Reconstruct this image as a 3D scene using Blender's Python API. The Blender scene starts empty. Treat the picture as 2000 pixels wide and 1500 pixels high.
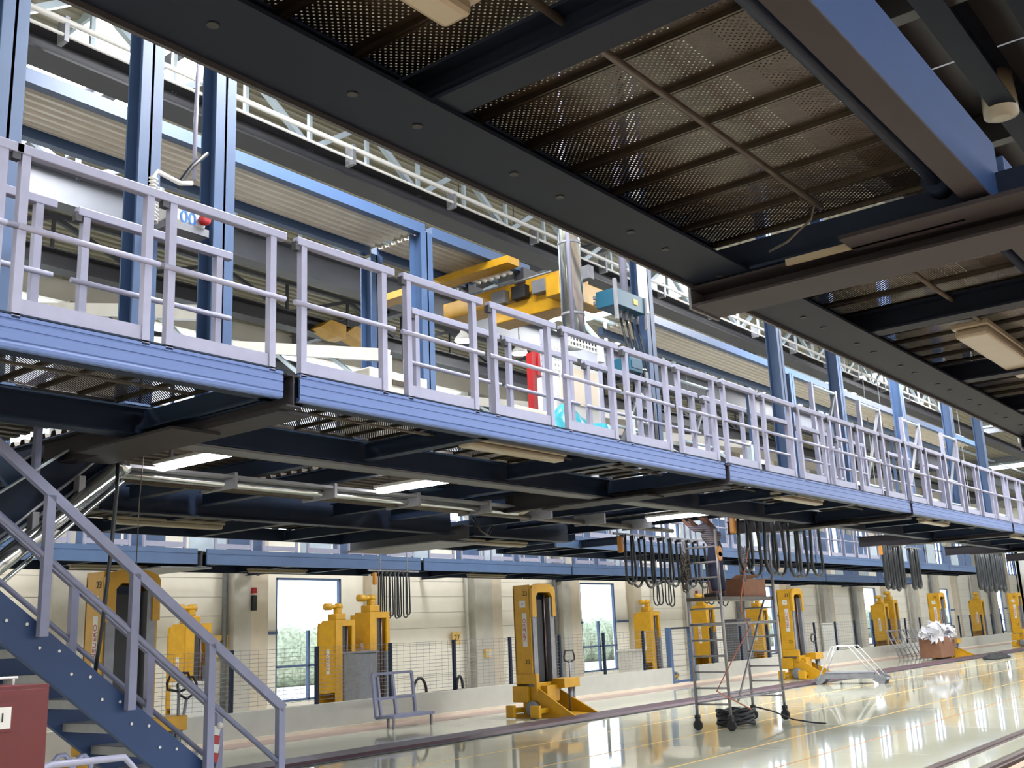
import bpy, math, random
from mathutils import Vector, Matrix
random.seed(7)
sc = bpy.context.scene
COL = sc.collection
# ---------------------------------------------------------------- camera, world, lights, exposure
CH = 1.7                                   # eye height above the floor
YAW, PIT, ROL, FPX = 0.66343758, 0.23239177, -0.0429409121, 2050.0
fw = Vector((math.cos(YAW)*math.cos(PIT), math.sin(YAW)*math.cos(PIT), math.sin(PIT)))
rt = fw.cross(Vector((0, 0, 1))).normalized(); up = rt.cross(fw)
r2 = math.cos(ROL)*rt + math.sin(ROL)*up; u2 = -math.sin(ROL)*rt + math.cos(ROL)*up
EYE = Vector((0, 0, CH))
cd = bpy.data.cameras.new('camera'); cam = bpy.data.objects.new('camera', cd); COL.objects.link(cam)
cam.matrix_world = Matrix((r2, u2, -fw)).transposed().to_4x4(); cam.location = EYE
cd.sensor_width = 36; cd.lens = 36*FPX/2000; cd.clip_start = .05; cd.clip_end = 500
sc.camera = cam
sc.view_settings.view_transform = 'Standard'; sc.view_settings.look = 'None'
sc.view_settings.gamma = 1; sc.view_settings.use_curve_mapping = False
sc.view_settings.exposure = 0.62
w = bpy.data.worlds.new('sky'); sc.world = w; w.use_nodes = True
bg = w.node_tree.nodes['Background']; bg.inputs[0].default_value = (.86, .92, 1, 1); bg.inputs[1].default_value = 3.0
ROOF = 10.5                                # underside of the roof above the floor
def area(name, loc, sx, sy, power, rot=(0, 0, 0), col=(1, 1, 1)):
    l = bpy.data.lights.new(name, 'AREA'); l.shape = 'RECTANGLE'; l.size = sx; l.size_y = sy; l.energy = power; l.color = col
    o = bpy.data.objects.new(name, l); o.location = loc; o.rotation_euler = rot; COL.objects.link(o); return o
SKYX = [-8.5, 6.9, 22.4, 37.8, 53.2, 68.6]
for i, sx in enumerate(SKYX[:4]):          # daylight below the roof lights, and fill from an added unseen row
    area('skylight_and_fill', (sx+1, 14.6, ROOF-.25), 1.9, 4.4, 700, col=(.97, .98, 1))
    area('skylight_and_fill', (sx+1, 5.5, ROOF-.25), 1.9, 6.4, 1250, col=(.98, .98, 1))  # added row, hidden by the overhead platforms, brightens the back wall
for i in range(4):                         # daylight through the high window band behind the viewer
    area('side_window_daylight', (2+16*i, -13.6, 7.2), 15, 4.5, 800, (math.pi/2, 0, 0), (.93, .96, 1))

def ray(x, y): return fw + r2*((x-1000)/FPX) + u2*((750-y)/FPX)
def pY(x, y, Y): d = ray(x, y); return EYE + d*(Y/d.y)
def pZ(x, y, Z): d = ray(x, y); return EYE + d*((Z-CH)/d.z)
def XY(x, Y, y=1200): return pY(x, y, Y).x

# ---------------------------------------------------------------- materials
def s2l(c): return tuple(((v/255)/12.92 if v/255 <= .04045 else ((v/255+.055)/1.055)**2.4) for v in c)
def mat(name, rgb, rough=.5, metal=0., var=.12, scale=6., bump=0., stretch=None, spec=.5):
    m = bpy.data.materials.new(name); m.use_nodes = True; n = m.node_tree.nodes; L = m.node_tree.links
    b = n['Principled BSDF']; c = s2l(rgb)
    b.inputs['Roughness'].default_value = rough; b.inputs['Metallic'].default_value = metal
    b.inputs['Specular IOR Level'].default_value = spec
    tc = n.new('ShaderNodeTexCoord'); mp = n.new('ShaderNodeMapping'); L.new(tc.outputs['Object'], mp.inputs[0])
    mp.inputs['Scale'].default_value = stretch or (1, 1, 1)
    nz = n.new('ShaderNodeTexNoise'); nz.inputs['Scale'].default_value = scale; nz.inputs['Detail'].default_value = 4
    L.new(mp.outputs[0], nz.inputs[0])
    cr = n.new('ShaderNodeValToRGB'); L.new(nz.outputs[0], cr.inputs[0])
    cr.color_ramp.elements[0].position = .3; cr.color_ramp.elements[1].position = .7
    cr.color_ramp.elements[0].color = (*[v*(1-var) for v in c], 1); cr.color_ramp.elements[1].color = (*[min(1, v*(1+var)) for v in c], 1)
    L.new(cr.outputs[0], b.inputs['Base Color'])
    if bump:
        bp = n.new('ShaderNodeBump'); bp.inputs['Strength'].default_value = bump; bp.inputs['Distance'].default_value = .01
        L.new(nz.outputs[0], bp.inputs['Height']); L.new(bp.outputs[0], b.inputs['Normal'])
    return m
def emi(name, rgb, st):
    m = bpy.data.materials.new(name); m.use_nodes = True; n = m.node_tree.nodes; b = n['Principled BSDF']
    b.inputs['Base Color'].default_value = (*rgb, 1)
    b.inputs['Emission Color'].default_value = (*rgb, 1); b.inputs['Emission Strength'].default_value = st; return m
M = {}
M['fascia'] = mat('brushed_blue_profile', (84, 106, 154), .42, .1, .10, 8, .15, (.25, 6, 40))
M['blue'] = mat('blue_steel_paint', (64, 88, 124), .45, .0, .06, 3)
M['deepblue'] = mat('shade_deepened_blue_paint', (23, 35, 54), .5, 0, .1, 3, spec=.2)  # dark blue paint, deepened further for the shade under the platforms
M['rail'] = mat('pale_aluminium', (141, 142, 162), .42, .1, .05, 9)
M['shadeblue'] = mat('shaded_blue_paint', (36, 58, 96), .45, 0, .06, 3, spec=.3)  # darker copy of the blue paint, shade put into the colour
M['night'] = mat('overhead_blue_shaded', (20, 27, 40), .55, 0, .08, 3, spec=.12)  # blue paint with the overhead underside shade put into the colour
M['under'] = mat('shaded_underside_grey', (46, 44, 48), .55, 0, .08, 4, spec=.15)  # girder grey darkened to carry the shade beneath the platforms
M['darkrail'] = mat('grey_blue_handrail_paint', (112, 116, 142), .4, .1, .06, 9)
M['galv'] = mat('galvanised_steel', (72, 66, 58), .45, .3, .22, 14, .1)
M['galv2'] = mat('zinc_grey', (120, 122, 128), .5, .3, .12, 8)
M['chrome'] = mat('polished_cladding', (190, 195, 195), .16, .95, .08, 5)
M['yellow'] = mat('yellow_machine_paint', (184, 138, 16), .42, 0, .12, 5)
M['black'] = mat('black_rubber', (26, 27, 30), .6, 0, .2, 10)
M['cable'] = mat('black_cable_sheath', (22, 28, 32), .45, 0, .15, 10)
M['white'] = mat('white_enamel', (196, 196, 192), .4, 0, .04, 4)
M['lamp'] = mat('frosted_lamp_cover', (140, 132, 114), .35, 0, .05, 6)
M['tube'] = emi('lit_tube', (1, .97, 1), 14)
M['wall'] = mat('cream_wall_panel', (238, 232, 218), .6, 0, .03, 2)
M['pillar'] = mat('grey_concrete', (186, 182, 172), .75, 0, .08, 3, .1)
M['pillar2'] = mat('warm_concrete', (204, 192, 172), .75, 0, .05, 3, .1)
M['parapet'] = mat('grey_parapet', (170, 170, 160), .7, 0, .05, 3)
M['roof'] = mat('beige_roof_sheet', (150, 146, 128), .5, .1, .06, 2)
M['sheet'] = mat('silver_corrugated_sheet', (214, 211, 202), .4, .2, .07, 3)
M['girder'] = mat('grey_girder_paint', (86, 88, 94), .5, .1, .07, 3)
M['dgirder'] = mat('dark_grey_girder_paint', (54, 54, 58), .5, .1, .07, 3)
M['truss'] = mat('pale_blue_zinc', (178, 192, 200), .4, .3, .08, 5)
M['maroon'] = mat('maroon_rubber_kerb', (74, 50, 58), .5, 0, .1, 6)
M['brown'] = mat('rose_brown_floor_band', (170, 146, 136), .3, 0, .06, 3)
M['red'] = mat('dark_red_enamel', (84, 10, 14), .4, 0, .1, 4)
M['bred'] = mat('bright_red_paint', (150, 14, 20), .4, 0, .05, 4)
M['teal'] = mat('teal_enamel', (22, 76, 98), .4, 0, .06, 5)
M['tarp'] = mat('turquoise_plastic_film', (50, 130, 142), .3, 0, .15, 12, .4)
M['card'] = mat('brown_cardboard', (124, 86, 64), .8, 0, .1, 6)
M['orange'] = mat('orange_cable', (165, 92, 64), .5, 0, .08, 8)
M['steel'] = mat('scaffold_steel', (140, 138, 142), .4, .5, .12, 9)
M['rsteel'] = mat('rail_steel', (96, 80, 76), .35, .6, .2, 12)
M['tan'] = mat('tan_floor_coating', (205, 176, 150), .3, 0, .05, 3)
M['film'] = mat('clear_white_film', (225, 225, 232), .15, 0, .05, 20, .6)
M['orangecap'] = mat('amber_plastic', (176, 118, 36), .4, 0, .06, 6)
M['hedge'] = mat('hedge_leaves', (150, 162, 138), .8, 0, .5, 7, .6)
M['ground'] = mat('pale_ground', (205, 205, 195), .9, 0, .06, 1)
M['navy'] = mat('navy_workwear', (34, 38, 62), .85, 0, .15, 12, .3)
M['skin'] = mat('skin', (100, 68, 55), .55, 0, .05, 8)
M['hair'] = mat('dark_hair', (38, 28, 26), .7, 0, .2, 20)
M['ink'] = mat('black_print', (20, 20, 24), .6)
M['inkblue'] = mat('blue_print', (30, 110, 225), .5)
M['tape'] = mat('sign_yellow', (228, 190, 110), .6)
def perforated():
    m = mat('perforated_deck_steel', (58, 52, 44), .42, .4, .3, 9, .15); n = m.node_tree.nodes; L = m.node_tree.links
    out = n['Material Output']; b = n['Principled BSDF']
    tc = n.new('ShaderNodeTexCoord'); sp = n.new('ShaderNodeSeparateXYZ'); L.new(tc.outputs['Object'], sp.inputs[0])
    def mth(op, a, v=None, c=None):
        k = n.new('ShaderNodeMath'); k.operation = op
        for i, q in enumerate((a, v, c)):
            if q is None: continue
            if isinstance(q, (int, float)): k.inputs[i].default_value = q
            else: L.new(q, k.inputs[i])
        return k.outputs[0]
    P = .027
    def grid(ox, oy):
        fx = mth('SUBTRACT', mth('FRACT', mth('DIVIDE', mth('ADD', sp.outputs[0], ox+10*P), P)), .5)
        fy = mth('SUBTRACT', mth('FRACT', mth('DIVIDE', mth('ADD', sp.outputs[1], oy+400*P), P)), .5)
        return mth('SQRT', mth('ADD', mth('MULTIPLY', fx, fx), mth('MULTIPLY', fy, fy)))
    d = mth('MINIMUM', grid(0, 0), grid(P/2, P/2))
    band = mth('LESS_THAN', mth('ABSOLUTE', sp.outputs[0]), .128)
    hole = mth('MULTIPLY', mth('LESS_THAN', d, .14), band)
    bump = n.new('ShaderNodeBump'); bump.inputs['Strength'].default_value = .8; bump.inputs['Distance'].default_value = .004
    rim = mth('MULTIPLY', mth('SUBTRACT', .32, mth('MINIMUM', d, .32)), band)
    L.new(rim, bump.inputs['Height']); L.new(bump.outputs[0], b.inputs['Normal'])
    tr = n.new('ShaderNodeBsdfTransparent'); mx = n.new('ShaderNodeMixShader')
    L.new(hole, mx.inputs[0]); L.new(b.outputs[0], mx.inputs[1]); L.new(tr.outputs[0], mx.inputs[2]); L.new(mx.outputs[0], out.inputs[0])
    return m
M['perf'] = perforated()
def meshpanel():
    m = mat('pierced_panel', (190, 190, 185), .4, .4); n = m.node_tree.nodes; L = m.node_tree.links
    tc = n.new('ShaderNodeTexCoord'); v = n.new('ShaderNodeTexVoronoi'); v.inputs['Scale'].default_value = 14; v.inputs['Randomness'].default_value = 0
    L.new(tc.outputs['Object'], v.inputs[0]); k = n.new('ShaderNodeMath'); k.operation = 'LESS_THAN'; k.inputs[1].default_value = .36; L.new(v.outputs[0], k.inputs[0])
    tr = n.new('ShaderNodeBsdfTransparent'); mx = n.new('ShaderNodeMixShader'); L.new(k.outputs[0], mx.inputs[0])
    L.new(n['Principled BSDF'].outputs[0], mx.inputs[1]); L.new(tr.outputs[0], mx.inputs[2]); L.new(mx.outputs[0], n['Material Output'].inputs[0]); return m
M['pierced'] = meshpanel()
def glass():
    m = bpy.data.materials.new('window_glass'); m.use_nodes = True; n = m.node_tree.nodes; L = m.node_tree.links
    tr = n.new('ShaderNodeBsdfTransparent'); gl = n.new('ShaderNodeBsdfGlossy'); gl.inputs['Roughness'].default_value = .02
    tr.inputs[0].default_value = (.95, .97, 1, 1)
    mx = n.new('ShaderNodeMixShader'); mx.inputs[0].default_value = .06
    L.new(tr.outputs[0], mx.inputs[1]); L.new(gl.outputs[0], mx.inputs[2]); L.new(mx.outputs[0], n['Material Output'].inputs[0]); return m
M['glass'] = glass()
def floor_mat():
    m = mat('glossy_cream_epoxy', (216, 215, 192), .045, 0, .04, .8, .0, None, .6); n = m.node_tree.nodes; L = m.node_tree.links
    b = n['Principled BSDF']
    tc = n.new('ShaderNodeTexCoord'); nz = n.new('ShaderNodeTexNoise'); nz.inputs['Scale'].default_value = 2.2; nz.inputs['Detail'].default_value = 2
    L.new(tc.outputs['Object'], nz.inputs[0])
    bp = n.new('ShaderNodeBump'); bp.inputs['Strength'].default_value = .12; bp.inputs['Distance'].default_value = .006
    L.new(nz.outputs[0], bp.inputs['Height']); L.new(bp.outputs[0], b.inputs['Normal'])
    return m
M['floor'] = floor_mat()

# ---------------------------------------------------------------- mesh helpers
class MB:
    def __init__(s): s.v = []; s.f = []; s.sm = []
    def _a(s, vs, fs, smooth=False):
        k = len(s.v); s.v += [tuple(v) for v in vs]; s.f += [tuple(i+k for i in f) for f in fs]; s.sm += [smooth]*len(fs); return s
    def box(s, x0, x1, y0, y1, z0, z1):
        if x0 > x1: x0, x1 = x1, x0
        if y0 > y1: y0, y1 = y1, y0
        if z0 > z1: z0, z1 = z1, z0
        return s._a([(x0,y0,z0),(x1,y0,z0),(x1,y1,z0),(x0,y1,z0),(x0,y0,z1),(x1,y0,z1),(x1,y1,z1),(x0,y1,z1)],
                    [(0,3,2,1),(4,5,6,7),(0,1,5,4),(1,2,6,5),(2,3,7,6),(3,0,4,7)])
    def bar(s, p, q, w, h, upv=(0, 0, 1)):          # box of width w, height h from p to q
        p = Vector(p); q = Vector(q); d = (q-p).normalized(); u = Vector(upv)
        if abs(d.dot(u)) > .98: u = Vector((0, 1, 0))
        a = d.cross(u).normalized(); b = a.cross(d)
        vs = [c + a*(i*w/2) + b*(j*h/2) for c in (p, q) for i, j in ((-1,-1),(1,-1),(1,1),(-1,1))]
        return s._a(vs, [(0,3,2,1),(4,5,6,7),(0,1,5,4),(1,2,6,5),(2,3,7,6),(3,0,4,7)])
    def tube(s, p, q, r, n=10, r1=None):
        return s.path([p, q], r, n, r1)
    def path(s, pts, r, n=8, r1=None):
        pts = [Vector(p) for p in pts]; k = len(s.v); m = len(pts); prev = None
        for i, p in enumerate(pts):
            d = (pts[min(i+1, m-1)] - pts[max(i-1, 0)]).normalized()
            if prev is None:
                a = d.orthogonal().normalized()
            else:
                a = (prev - d*prev.dot(d)); a = a.normalized() if a.length > 1e-6 else d.orthogonal().normalized()
            prev = a; b = d.cross(a); rr = r if r1 is None else r+(r1-r)*i/(m-1)
            for j in range(n):
                t = 2*math.pi*j/n; s.v.append(tuple(p + a*(rr*math.cos(t)) + b*(rr*math.sin(t))))
        for i in range(m-1):
            for j in range(n):
                s.f.append((k+i*n+j, k+i*n+(j+1)%n, k+(i+1)*n+(j+1)%n, k+(i+1)*n+j)); s.sm.append(True)
        s.f.append(tuple(k+j for j in range(n))[::-1]); s.sm.append(False)
        s.f.append(tuple(k+(m-1)*n+j for j in range(n))); s.sm.append(False)
        return s
    def prism(s, poly, axis, a0, a1):               # polygon extruded along an axis
        n = len(poly)
        def P(u, v, a): return (a, u, v) if axis == 'x' else (u, a, v) if axis == 'y' else (u, v, a)
        vs = [P(u, v, a0) for u, v in poly] + [P(u, v, a1) for u, v in poly]
        return s._a(vs, [tuple(range(n))[::-1], tuple(range(n, 2*n))] + [(i, (i+1) % n, n+(i+1) % n, n+i) for i in range(n)])
    def strip(s, prof, axis, a0, a1):               # open profile extruded
        n = len(prof)
        def P(u, v, a): return (a, u, v) if axis == 'x' else (u, a, v)
        vs = [P(u, v, a0) for u, v in prof] + [P(u, v, a1) for u, v in prof]
        return s._a(vs, [(i, i+1, n+i+1, n+i) for i in range(n-1)])
    def lathe(s, c, prof, n=14, axis='z'):
        k = len(s.v); c = Vector(c)
        for r, h in prof:
            for j in range(n):
                t = 2*math.pi*j/n; a, b = r*math.cos(t), r*math.sin(t)
                s.v.append(tuple(c + (Vector((a, b, h)) if axis == 'z' else Vector((h, a, b)) if axis == 'x' else Vector((b, h, a)))))
        for i in range(len(prof)-1):
            for j in range(n):
                s.f.append((k+i*n+j, k+i*n+(j+1)%n, k+(i+1)*n+(j+1)%n, k+(i+1)*n+j)); s.sm.append(True)
        s.f.append(tuple(k+j for j in range(n))[::-1]); s.sm.append(False); s.f.append(tuple(k+(len(prof)-1)*n+j for j in range(n))); s.sm.append(False)
        return s
    def ibeam(s, axis, a0, a1, c, z0, z1, w, tf=.014, tw=.010):   # I section, c = centre on the other axis
        for (p0, p1, q0, q1) in ((c-w/2, c+w/2, z0, z0+tf), (c-w/2, c+w/2, z1-tf, z1), (c-tw/2, c+tw/2, z0+tf, z1-tf)):
            s.box(a0, a1, p0, p1, q0, q1) if axis == 'x' else s.box(p0, p1, a0, a1, q0, q1)
        return s
ABS = {}
def link(name, me, m, parent=None):
    o = bpy.data.objects.new(name, me); COL.objects.link(o)
    if m is not None and not me.materials: me.materials.append(m)
    if parent is not None: o.parent = parent
    return o
def part(name, mb, m, parent=None, kind=None, bevel=0, label=None):
    off = ABS.get(parent.name, Vector()) if parent is not None else Vector()
    me = bpy.data.meshes.new(name); me.from_pydata([tuple(Vector(v)-off) for v in mb.v], [], mb.f)
    me.polygons.foreach_set('use_smooth', mb.sm); me.update()
    o = link(name, me, M[m] if isinstance(m, str) else m, parent)
    if parent is not None: ABS[o.name] = off.copy()
    if bevel:
        b = o.modifiers.new('bevel', 'BEVEL'); b.width = bevel; b.segments = 2; b.limit_method = 'ANGLE'
    if kind: o['kind'] = kind
    if label: o['label'] = label
    return o
def tag(o, label, cat, group=None):
    o['label'] = label; o['category'] = cat
    if group: o['group'] = group
    return o
def thing(name, label, cat, loc=(0, 0, 0), group=None):
    o = bpy.data.objects.new(name, None); COL.objects.link(o); o.location = loc; o.empty_display_size = .2
    ABS[o.name] = Vector(loc); return tag(o, label, cat, group)
def struct(name, mb, m, parent=None):
    o = part(name, mb, m, parent)
    if parent is None: o['kind'] = 'structure'
    return o
def sroot(name, loc=(0, 0, 0)):
    o = bpy.data.objects.new(name, None); COL.objects.link(o); o.location = loc; ABS[o.name] = Vector(loc); o['kind'] = 'structure'; return o
def dup(root, loc, label, group=None):
    r = root.copy(); COL.objects.link(r); r.location = loc; r['label'] = label
    if group: r['group'] = group
    ABS[r.name] = Vector(loc)
    for ch in list(root.children):
        c = ch.copy(); COL.objects.link(c); c.parent = r
        for g in list(ch.children):
            d = g.copy(); COL.objects.link(d); d.parent = c
    return r
def clone(o, parent, loc):                           # a like piece sharing its mesh
    c = o.copy(); COL.objects.link(c); c.parent = parent; c.location = loc; return c
def text(name, s, size, mtx, m, parent, depth=.002):
    cu = bpy.data.curves.new('t', 'FONT'); cu.body = s; cu.size = size; cu.extrude = depth; cu.align_x = 'CENTER'; cu.align_y = 'CENTER'
    t = bpy.data.objects.new('t', cu); COL.objects.link(t); dg = bpy.context.evaluated_depsgraph_get()
    me = bpy.data.meshes.new_from_object(t.evaluated_get(dg)); bpy.data.objects.remove(t)
    off = ABS.get(parent.name, Vector()) if parent else Vector()
    me.materials.clear(); me.materials.append(M[m]); me.transform(Matrix.Translation(-off) @ mtx)
    o = bpy.data.objects.new(name, me); COL.objects.link(o); o.parent = parent; return o
def face_my(p, roll=0):      # text facing -Y
    return Matrix.Translation(p) @ Matrix.Rotation(math.pi/2, 4, 'X') @ Matrix.Rotation(roll, 4, 'Z')
def face_mx(p, roll=0):      # text facing -X
    return Matrix.Translation(p) @ Matrix.Rotation(-math.pi/2, 4, 'Z') @ Matrix.Rotation(math.pi/2, 4, 'X') @ Matrix.Rotation(roll, 4, 'Z')
ORD = ['first','second','third','fourth','fifth','sixth','seventh','eighth','ninth','tenth','eleventh','twelfth','thirteenth','fourteenth','fifteenth','sixteenth','seventeenth','eighteenth','nineteenth','twentieth','twenty-first','twenty-second','twenty-third','twenty-fourth','twenty-fifth','twenty-sixth','twenty-seventh','twenty-eighth','twenty-ninth','thirtieth']

# ---------------------------------------------------------------- the setting
XE = 100
f = sroot('floor')
struct('floor_slab', MB().box(-14, XE, 3.75, 12.1, -.2, 0), 'floor', f)
struct('floor_slab', MB().box(-14, XE, -14, 3.45, -.2, 0), 'tan', f)
struct('floor_slab', MB().box(-14, XE, 12.1, 23.6, -.2, 0), 'floor', f)
struct('floor_trench', MB().box(-14, XE, 3.45, 3.75, -.2, -.06), 'rsteel', f)
for (y, wd, m) in ((7.05, .03, 'tape'), (8.7, .03, 'tape'), (5.85, .025, 'orangecap'), (10.4, .025, 'tape')):
    struct('floor_line', MB().box(-10, XE, y-wd/2, y+wd/2, 0, .002), m, f)
for x in [3.5*i for i in range(0, 22)]:
    struct('floor_joint', MB().box(x-.006, x+.006, 4.6, 12.05, .0, .0015), 'pillar', f)
for (y0, y1) in ((4.12, 4.2), (3.56, 3.63), (3.2, 3.26)):
    t = MB(); t.box(-12, XE, y0, y1, -.06, .035); t.box(-12, XE, y0-.04, y1+.04, -.06, .008)
    part('running_rail', t, 'rsteel', f)
struct('trim_1', MB().prism([(12.1, 0), (12.14, .05), (12.72, .05), (12.78, 0)], 'x', -10, XE), 'maroon')
struct('trim_2', MB().box(-10, XE, 11.94, 12.06, 0, .012), 'black')
struct('trim_3', MB().box(-10, XE, 15.2, 15.95, 0, .006), 'brown')
struct('trim_4', MB().box(-10, XE, 15.95, 16.0, 0, .07), 'pillar2')
# back wall with windows, roller doors and pillars
YW = 23.4
wall = sroot('wall_back')
WX = [19.0+14.6*k for k in range(-2, 6)]             # left edges of the windows
def wpan(x0, x1, z0, z1, m='wall', y=YW, t=.2, name='wall_panel'): return part(name, MB().box(x0, x1, y, y+t, z0, z1), m, wall)
nwin = ndoor = 0
for k, wx in enumerate(WX):
    x0 = wx-3.2 if k else -14
    wpan(wx-1.1, wx, 0, 9.4); wpan(wx+2.4, wx+3.3, 0, 9.4); wpan(wx, wx+2.4, 3.45, 4.7); wpan(wx, wx+2.4, 9.0, 9.4); wpan(wx, wx+2.4, 0, .12)
    for (a, b, m) in ((wx-1.1, wx-.55, 'pillar2'), (wx-1.65, wx-1.1, 'pillar'), (wx+3.3, wx+3.85, 'pillar2'), (wx+8.0, wx+8.9, 'pillar'), (wx+8.9, wx+9.4, 'pillar2')):
        part('pillar', MB().box(a, b, YW-.35, YW+.2, 0, 9.9), m, wall)
    part('conduit', MB().tube((wx+7.85, YW-.12, 0), (wx+7.85, YW-.12, 8.8), .05, 8), 'white', wall)
    part('conduit', MB().tube((wx-1.78, YW-.12, 0), (wx-1.78, YW-.12, 8.8), .07, 8), 'galv2', wall)
    for (a, b) in ((wx+3.85, wx+8.0), (wx+9.4, wx+12.95)): wpan(a, b, 3.9, 4.7); wpan(a, b, 9.0, 9.4)
    for (a, b) in ((wx+3.85, wx+8.0), (wx+9.4, wx+12.95)):     # sectional doors of wide horizontal panels
        ndoor += 1; d = sroot('door_%d' % ndoor, ((a+b)/2, YW, 0))
        for i in range(8):
            part('door_section', MB().box(a, b, YW+.05, YW+.1, .488*i+.006, .488*(i+1)-.006), 'wall', d)
        part('door_backing', MB().box(a, b, YW+.1, YW+.13, 0, 3.9), 'pillar', d)
    for (a, b) in ((wx, wx+2.4), (wx+3.85, wx+8.0), (wx+9.4, wx+12.95)):
        nwin += 1; uw = sroot('window_%d' % nwin, ((a+b)/2, YW, 4.7)); m = MB()
        for q in range(5 if b-a > 3 else 4): xx = a+.04+(b-a-.08)*q/(4 if b-a > 3 else 3); m.box(xx-.04, xx+.04, YW+.02, YW+.12, 4.7, 9.0)
        for q in range(4): zz = 4.74+4.22*q/3; m.box(a, b, YW+.03, YW+.11, zz-.04, zz+.04)
        part('window_frame', m, 'blue', uw); part('pane', MB().box(a, b, YW+.06, YW+.066, 4.7, 9.0), 'glass', uw)
    nwin += 1; wd = sroot('window_%d' % nwin, (wx+1.2, YW, 0))
    fr = MB()
    for x in (wx+.03, wx+1.2, wx+2.37): fr.box(x-.035, x+.035, YW+.02, YW+.12, .12, 3.45 if x != wx+1.2 else 2.0)
    for z in (.15, 1.05, 1.98, 3.42): fr.box(wx, wx+2.4, YW+.02, YW+.12, z-.03, z+.03) if z not in (1.98,) else None
    part('window_frame', fr, 'blue', wd)
    part('pane', MB().box(wx+.05, wx+2.35, YW+.06, YW+.066, .15, 3.42), 'glass', wd)
    part('cross_rail', MB().box(wx-.95, wx, YW-.08, YW-.02, 1.92, 2.0), 'blue', wd)
    part('cross_rail', MB().box(wx+2.4, wx+3.2, YW-.08, YW-.02, 1.92, 2.0), 'blue', wd)
wpan(-14, WX[0]-1.65, 0, 9.4)
t = MB().box(-14, XE, YW, YW+.2, 9.4, 9.58); t.box(-14, XE, YW, YW+.2, 9.98, ROOF+.3); part('wall_panel', t, 'wall', wall)
for i in range(16):
    x = -10+7*i; part('clerestory_mullion', MB().box(x-.06, x+.06, YW, YW+.12, 9.58, 9.98), 'blue', wall)
part('clerestory_glass', MB().box(-14, XE, YW+.08, YW+.086, 9.58, 9.98), 'glass', wall)
fw_ = sroot('wall_front')
for (a, b) in ((0, 4.6), (9.6, ROOF+.3)): part('wall_panel', MB().box(-14, XE, -14.2, -14, a, b), 'wall', fw_)
for i in range(29): part('mullion', MB().box(-14+4*i-.08, -14+4*i+.08, -14.15, -14, 4.6, 9.6), 'blue', fw_)
part('glazing', MB().box(-14, XE, -14.1, -14.09, 4.6, 9.6), 'glass', fw_)
struct('wall_left', MB().box(-14.2, -14, -14, YW+.2, 0, ROOF+.3), 'wall')
struct('wall_end', MB().box(XE, XE+.2, -14, YW+.2, 0, ROOF+.3), 'wall')
# outdoors beyond the windows
struct('ground_outside', MB().box(-30, 130, YW+.2, 80, -.25, -.02), 'ground')
hb = MB()
for i in range(260):
    x = -10+i*.5; r = .7+.35*random.random()
    hb.lathe((x, 34+random.random()*.8, 0), [(r*.7, 0), (r, .5), (r*.95, 1.2), (r*.6, 1.75+.4*random.random()), (.05, 2.2+.3*random.random())], 7)
tag(part('hedge', hb, 'hedge', None, 'stuff'), 'green hedge outdoors seen through the windows of the back wall', 'hedge')
# parapet wall, in two lengths with a gate between
GX0, GX1 = 27.4, 29.0
struct('wall_low', MB().box(-6, GX0, 16.0, 16.2, 0, .52), 'parapet')
struct('wall_low_2', MB().box(GX1, XE, 16.0, 16.2, 0, .52), 'parapet')
# roof: corrugated sheet, rafters
def corr(y0, y1, z, p=.25, h=.045):
    pr = []; y = y0
    while y < y1-1e-6:
        pr += [(y, z), (y+p*.35, z), (y+p*.45, z+h), (y+p*.9, z+h)]; y += p
    pr.append((y1, z)); return pr
rb = MB(); rb.strip(corr(-14, YW, ROOF), 'x', -14, XE); rf = sroot('ceiling')
HY = [(12.4, 17.0), (2, 9), (-8, -2)]  # middle strips are added out of view to light the back wall
def roofstrip(y0, y1, xs):
    m = MB()
    for a, b in xs: m.strip(corr(y0, y1, ROOF), 'x', a, b)
    return m
gaps = []; px = -14
for sx in SKYX: gaps.append((px, sx)); px = sx+2.0
gaps.append((px, XE))
full = [(-14, XE)]
for (a, b, g) in ((-14, -8, full), (-8, -2, gaps), (-2, 2, full), (2, 9, gaps), (9, 12.4, full), (12.4, 17.0, gaps), (17.0, YW, full)):
    part('roof_sheet', roofstrip(a, b, g), 'roof', rf)
part('roof_cover', MB().box(-14, XE, -14, YW+.2, ROOF+.5, ROOF+.6), 'dgirder', rf)
M['sky'] = emi('daylight_through_rooflight', (.97, .99, 1), 9)
for sx in SKYX:
    for (a, b) in HY:
        w_ = part('rooflight', MB().box(sx, sx+2, a, b, ROOF+.02, ROOF+.05), 'sky', rf)
        part('rooflight_frame', MB().box(sx-.05, sx, a, b, ROOF-.1, ROOF+.05).box(sx+2, sx+2.05, a, b, ROOF-.1, ROOF+.05), 'truss', rf)
for i in range(9):
    x = -3.5+11.5*i
    t = MB(); t.ibeam('y', -12, YW, x, ROOF-.36, ROOF-.04, .22, .02, .015); tag(part('roof_rafter', t, 'galv2'), 'grey roof rafter running across the hall, %s from the left end' % ORD[i], 'beam', 'roof rafters')

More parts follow.
